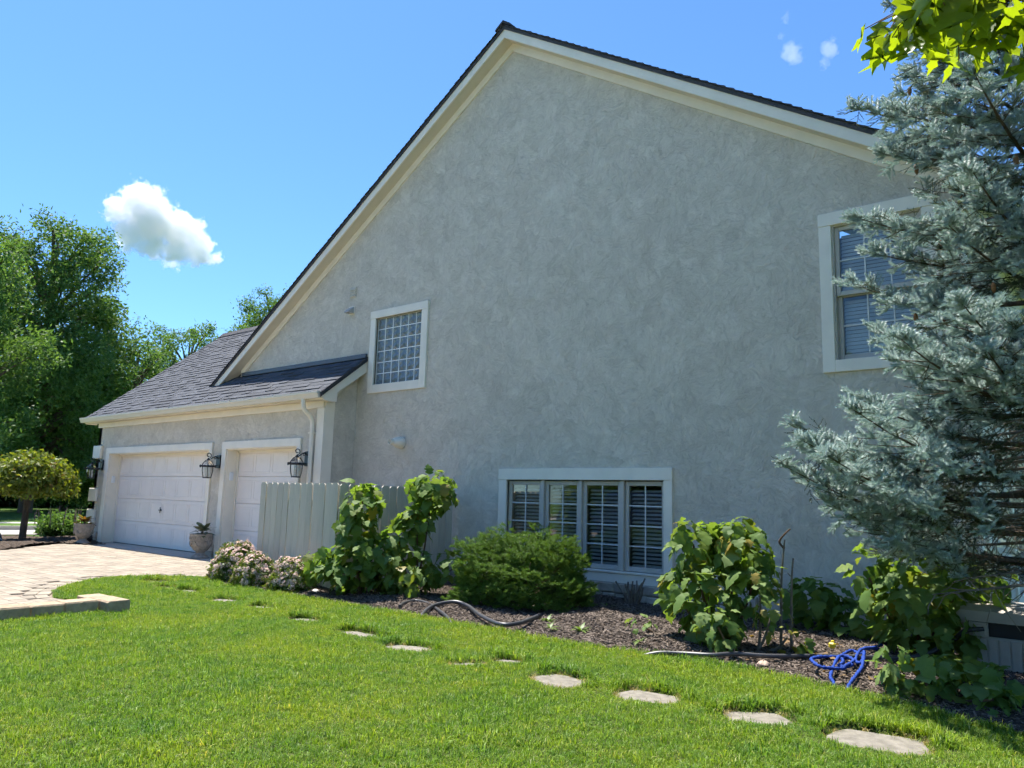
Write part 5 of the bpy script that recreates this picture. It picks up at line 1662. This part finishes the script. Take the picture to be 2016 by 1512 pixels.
def tuft(seed, n, h, spread, wdt):
    q_ = np.random.default_rng(seed)
    V, F = [], []
    for i in range(n):
        a = q_.uniform(0, 6.28); rr = spread*math.sqrt(q_.random())
        b = np.array([rr*math.cos(a), rr*math.sin(a), -.004])
        la = q_.uniform(0, 6.28); lean = q_.uniform(.15, 1.1); hh = h*q_.uniform(.55, 1.2)
        ld = np.array([math.cos(la), math.sin(la), 0]); sd = np.array([-math.sin(la), math.cos(la), 0])*wdt*.5
        t1 = b+ld*lean*hh*.28+np.array([0, 0, hh*.55]); t2 = b+ld*lean*hh*.95+np.array([0, 0, hh*(.98-.42*lean)])
        k = len(V)
        V += [b-sd, b+sd, t1-sd*.8, t1+sd*.8, t2]
        F += [(k, k+1, k+3), (k, k+3, k+2), (k+2, k+3, k+4)]
    return npmesh('tuft', np.array(V), np.array(F), GRASS)
TU = [tuft(i, 10, .034, .028, .0040) for i in range(6)] + [tuft(10+i, 10, .072, .03, .0048) for i in range(2)]
n = 290000
Pg = np.stack([r_.uniform(-12.2, 3.0, n), r_.uniform(.6, 6.4, n)], 1)
dist = np.hypot(Pg[:, 0], Pg[:, 1])
Pg = Pg[inpoly(Pg, lawn_poly) & (r_.random(n) < np.clip(8.5/dist, .5, 1)) & (dist > 1.5)]
bl = np.ones(len(Pg)); keep = np.ones(len(Pg), bool); tall = np.zeros(len(Pg))
for x, y, a, b, ro, bury, lab in STEPS:
    dx, dy = Pg[:, 0]-x, Pg[:, 1]-y
    u, v = dx*math.cos(ro)+dy*math.sin(ro), -dx*math.sin(ro)+dy*math.cos(ro)
    e = (np.abs(u/a)**3.5+np.abs(v/b)**3.5)**(1/3.5)
    keep &= ~((e < (.88, .74, .50)[bury]*r_.uniform(.78, 1.12, len(Pg))) & ((bury < 2) | (r_.random(len(Pg)) < .8)))
    tall = np.maximum(tall, np.clip(1-np.abs(e-1.25)/.3, 0, 1)*(v > .02))
    bl = np.where((e < 1.7) & (v < 0), np.minimum(bl, .8), bl)
Pg, tall, bl = Pg[keep], tall[keep], bl[keep]
ed = dist_poly(Pg, EDGE)
n = len(Pg)
sc = r_.uniform(.75, 1.15, n)*(1+.5*tall)*bl*(.85+.3*np.sin(Pg[:, 0]*1.7+Pg[:, 1]*1.1)**2*.5)
idx = np.where((r_.random(n) < .05+.5*tall) | ((ed < .06) & (r_.random(n) < .35)), 6+r_.integers(0, 2, n), r_.integers(0, 6, n))
scatter('grass', np.column_stack([Pg, lawnz(Pg[:, 0], Pg[:, 1])-.004]), np.column_stack([r_.normal(0, .12, n), r_.normal(0, .12, n), r_.uniform(0, 6.28, n)]), sc, idx, TU)
tag(bpy.data.objects['grass'], 'bright green mown grass of the front lawn', 'grass')
print('grass tufts', n)
# straw-coloured weeds in the joints by the edging wall
DRYG = leafmat('dry_grass', (.40, .32, .14), (.52, .42, .22), .3, .7)
dt = npmesh('tuft', *[np.array(a_) for a_ in (lambda me: ([v.co[:] for v in me.vertices], [p.vertices[:] for p in me.polygons]))(tuft(77, 14, .10, .03, .004))], DRYG)
for i, (x, y, lab) in enumerate(((-9.25, 2.95, 'tuft of dry straw grass between pavers and edging wall at left'), (-9.35, 3.45, 'tuft of dry straw grass beside the corner of the edging wall'), (-9.2, 2.6, 'tuft of dry straw grass at the left picture edge by the wall'))):
    o = link('dry_grass_tuft', dt, None, Matrix.Translation((x, y, 0)) @ Matrix.Rotation(i*1.3, 4, 'Z') @ Matrix.Scale(1.2, 4))
    tag(o, lab, 'grass', 'dry grass tufts')

# ------------------------------------------------------------------ clouds: volumes far beyond the houses
def cloud(name, direction, dist, blobs, half, dens, label, seed, nscale=.085, namp=14.0):
    d = Vector(direction).normalized()
    c = CAM + d*dist
    az = math.atan2(d.y, d.x)
    m_ = MB().lathe([(.02, -1)] + [(math.cos(a), math.sin(a)) for a in np.linspace(-1.4, 1.4, 10)] + [(.02, 1)], (0, 0, 0), 24)
    m_.v = [(x*half[0], y*half[1], z*half[2]) for x, y, z in m_.v]
    mat, nt, b, out = newmat(name+'_vapour')
    nt.nodes.remove(b)
    co = objco(nt)
    acc = None
    for bx_, bz_, r0 in blobs:
        vm = nn(nt, 'ShaderNodeVectorMath', operation='DISTANCE')
        nt.links.new(co, vm.inputs[0]); vm.inputs[1].default_value = (bx_, 0, bz_)
        v = math_(nt, 'SUBTRACT', r0, vm.outputs['Value'])
        acc = v if acc is None else math_(nt, 'SMOOTH_MAX', acc, v, 2.0)
    mp = nt.nodes.new('ShaderNodeMapping'); mp.inputs['Location'].default_value = (seed*13.1, seed*7.7, seed*3.3)
    nt.links.new(co, mp.inputs[0])
    n1 = noise(nt, mp.outputs[0], nscale, 8, .66)
    f = math_(nt, 'MULTIPLY_ADD', math_(nt, 'SUBTRACT', n1, .5), namp*2.6, acc)
    f = math_(nt, 'MULTIPLY', f, .5)
    n = nt.nodes.new('ShaderNodeClamp'); nt.links.new(f, n.inputs[0])
    pv = nt.nodes.new('ShaderNodeVolumePrincipled')
    pv.inputs['Color'].default_value = (.995, .995, 1, 1)
    nt.links.new(math_(nt, 'MULTIPLY', n.outputs[0], dens), pv.inputs['Density'])
    nt.links.new(pv.outputs[0], out.inputs['Volume'])
    o = m_.build(name, mat)
    o.matrix_basis = Matrix.Translation(c) @ Matrix.Rotation(az-math.pi/2, 4, 'Z')
    return tag(o, label, 'cloud')
cloud('cloud', (-.868, .391, .304), 600, [(-16, 16, 14), (-28, 8, 10), (-8, 6, 18), (9, 0, 15), (23, -11, 11), (36, -16, 6), (8, -16, 11), (-20, -8, 11), (-6, -10, 12)], (58, 30, 45), .16, 'puffy white cloud above the left trees', 1)
cloud('cloud', (-.279, .806, .520), 600, [(0, -6, 7), (-8, 6, 4), (-4, 16, 4), (2, -12, 6)], (26, 16, 30), .03, 'thin wispy cloud high right of the gable', 2, .09, 9)
cloud('cloud', (-.245, .826, .508), 600, [(0, 0, 6), (-3, -7, 4), (3, 6, 3)], (18, 12, 20), .03, 'small wispy cloud beside the spruce top', 3, .09, 9)

# ------------------------------------------------------------------ across the drive, behind the viewpoint: what the window panes mirror
for i, (x, y, h, w, lab) in enumerate(((-14.0, -30.0, 11, 9, 'leafy tree mirrored in the left pane of the low window'), (-24.0, -26.0, 10, 9, 'leafy tree mirrored in the second pane of the low window'),
                                       (-33.0, -33.0, 12, 10, 'leafy tree mirrored in the third pane of the low window'), (-4.0, -33.0, 12, 10, 'leafy tree mirrored in the glass blocks'), (8.0, -30.0, 13, 10, 'leafy tree standing behind the viewpoint to the right'))):
    bigtree('street_tree', (x, y), h, blobs_for(h, w, 28, 80+i, .12, 60), lab, 85+i, CL_A, 1.6, 1, .25, 'trees on the other side of the drive')
PAINT = M('car_paint', (.015, .03, .09), .18, .6); CARG = M('car_glass', (.01, .012, .015), .05, .6); TYRE = M('tyre', (.02, .02, .02), .8, .2); RIM = M('wheel_rim', (.5, .5, .52), .3, .5, metal=.8)
LAMPW = M('lamp_lens', (.8, .8, .8), .1, .6); LAMPR = M('tail_lens', (.35, .01, .01), .15, .6)
car = thing('parked_car', (-13.4, -4.0, 0), 'dark blue SUV parked on the driveway, seen only as a reflection in the low window', 'car')
cx, cy = -13.4, -4.0
body = [(-2.3, .35), (-2.32, .75), (-2.2, 1.0), (-1.1, 1.08), (1.9, 1.08), (2.25, 1.0), (2.32, .6), (2.28, .35)]
cabin = [(-1.15, 1.08), (-.45, 1.62), (.2, 1.70), (1.75, 1.66), (2.15, 1.08)]
def carpart(name, prof, hw, mat, top=1.0):
    m_ = MB()
    n = len(prof)
    for sg in (-1, 1):
        for x, z in prof:
            k = hw*(1 if z <= 1.09 else top)
            m_.v.append((cx+x, cy+sg*k, z))
    m_.f = [tuple(range(n)), tuple(range(2*n-1, n-1, -1))] + [(i, i+n, (i+1) % n+n, (i+1) % n) for i in range(n)]
    return m_.build(name, mat, car)
carpart('body', body, .92, PAINT); carpart('cabin', cabin, .86, PAINT, .78)
for sg in (-1, 1):
    for prof in ([(-.85, 1.12), (-.38, 1.52), (.28, 1.58), (.28, 1.12)], [(.38, 1.12), (.38, 1.58), (1.05, 1.57), (1.05, 1.12)], [(1.15, 1.12), (1.15, 1.56), (1.65, 1.53), (1.9, 1.12)]):
        v_ = [(cx+x, cy+sg*(.875-(z-1.09)/.6*.19), z) for x, z in prof]
        m_ = MB(); m_.add(v_, [tuple(range(4))]); m_.build('side_window', CARG, car)
    for x in (-1.45, 1.4):
        wv = MB().lathe([(.2, -.11), (.34, -.11), (.36, -.06), (.36, .06), (.34, .11), (.2, .11)], (0, 0, 0), 24)
        wv.v = [(cx+x+a, cy+sg*.85+c, .36+b) for a, b, c in wv.v]
        o = wv.build('wheel', TYRE, car, True)
        rv = MB().lathe([(.02, -.115), (.21, -.10), (.21, .10), (.02, .115)], (0, 0, 0), 12)
        rv.v = [(cx+x+a, cy+sg*.85+c, .36+b) for a, b, c in rv.v]
        rv.build('rim', RIM, o)
    MB().box(cx-2.335, cx-2.2, cy+sg*.75-.14, cy+sg*.75+.14, .72, .86, .02).build('headlight', LAMPW, car)
    MB().box(cx+2.2, cx+2.33, cy+sg*.8-.1, cy+sg*.8+.1, .75, 1.0, .02).build('tail_light', LAMPR, car)
m_ = MB(); m_.add([(cx-1.13, cy-.74, 1.13), (cx-1.13, cy+.74, 1.13), (cx-.52, cy+.64, 1.585), (cx-.52, cy-.64, 1.585)], [(0, 1, 2, 3)]); m_.build('windscreen', CARG, car)

# straw fringe round the stepping stones
P, S = [], []
r_ = np.random.default_rng(66)
for x, y, a, b, ro, bury, lab in STEPS:
    n = (70, 50, 16)[bury]
    for k in range(n):
        t_ = r_.uniform(0, 6.28); e = r_.uniform(.86, 1.12)
        u, v = a*e*math.copysign(abs(math.cos(t_))**.6, math.cos(t_)), b*e*math.copysign(abs(math.sin(t_))**.6, math.sin(t_))
        P.append((x+u*math.cos(ro)-v*math.sin(ro), y+u*math.sin(ro)+v*math.cos(ro), -.004)); S.append(r_.uniform(.25, .6))
n = len(P)
scatter('straw_fringe', P, np.column_stack([r_.normal(0, .5, n), r_.normal(0, .5, n), r_.uniform(0, 6.28, n)]), S, np.zeros(n, int), [dt])
tag(bpy.data.objects['straw_fringe'], 'dry straw-coloured grass fringing the stepping stones', 'grass')

# concrete drive added behind the viewpoint to bounce sunlight onto the shaded gable wall
sheet('bounce_drive', [(-8.8, -13.0), (16, -13.0), (16, -3.2), (-8.8, -3.2)], .004, CONC)
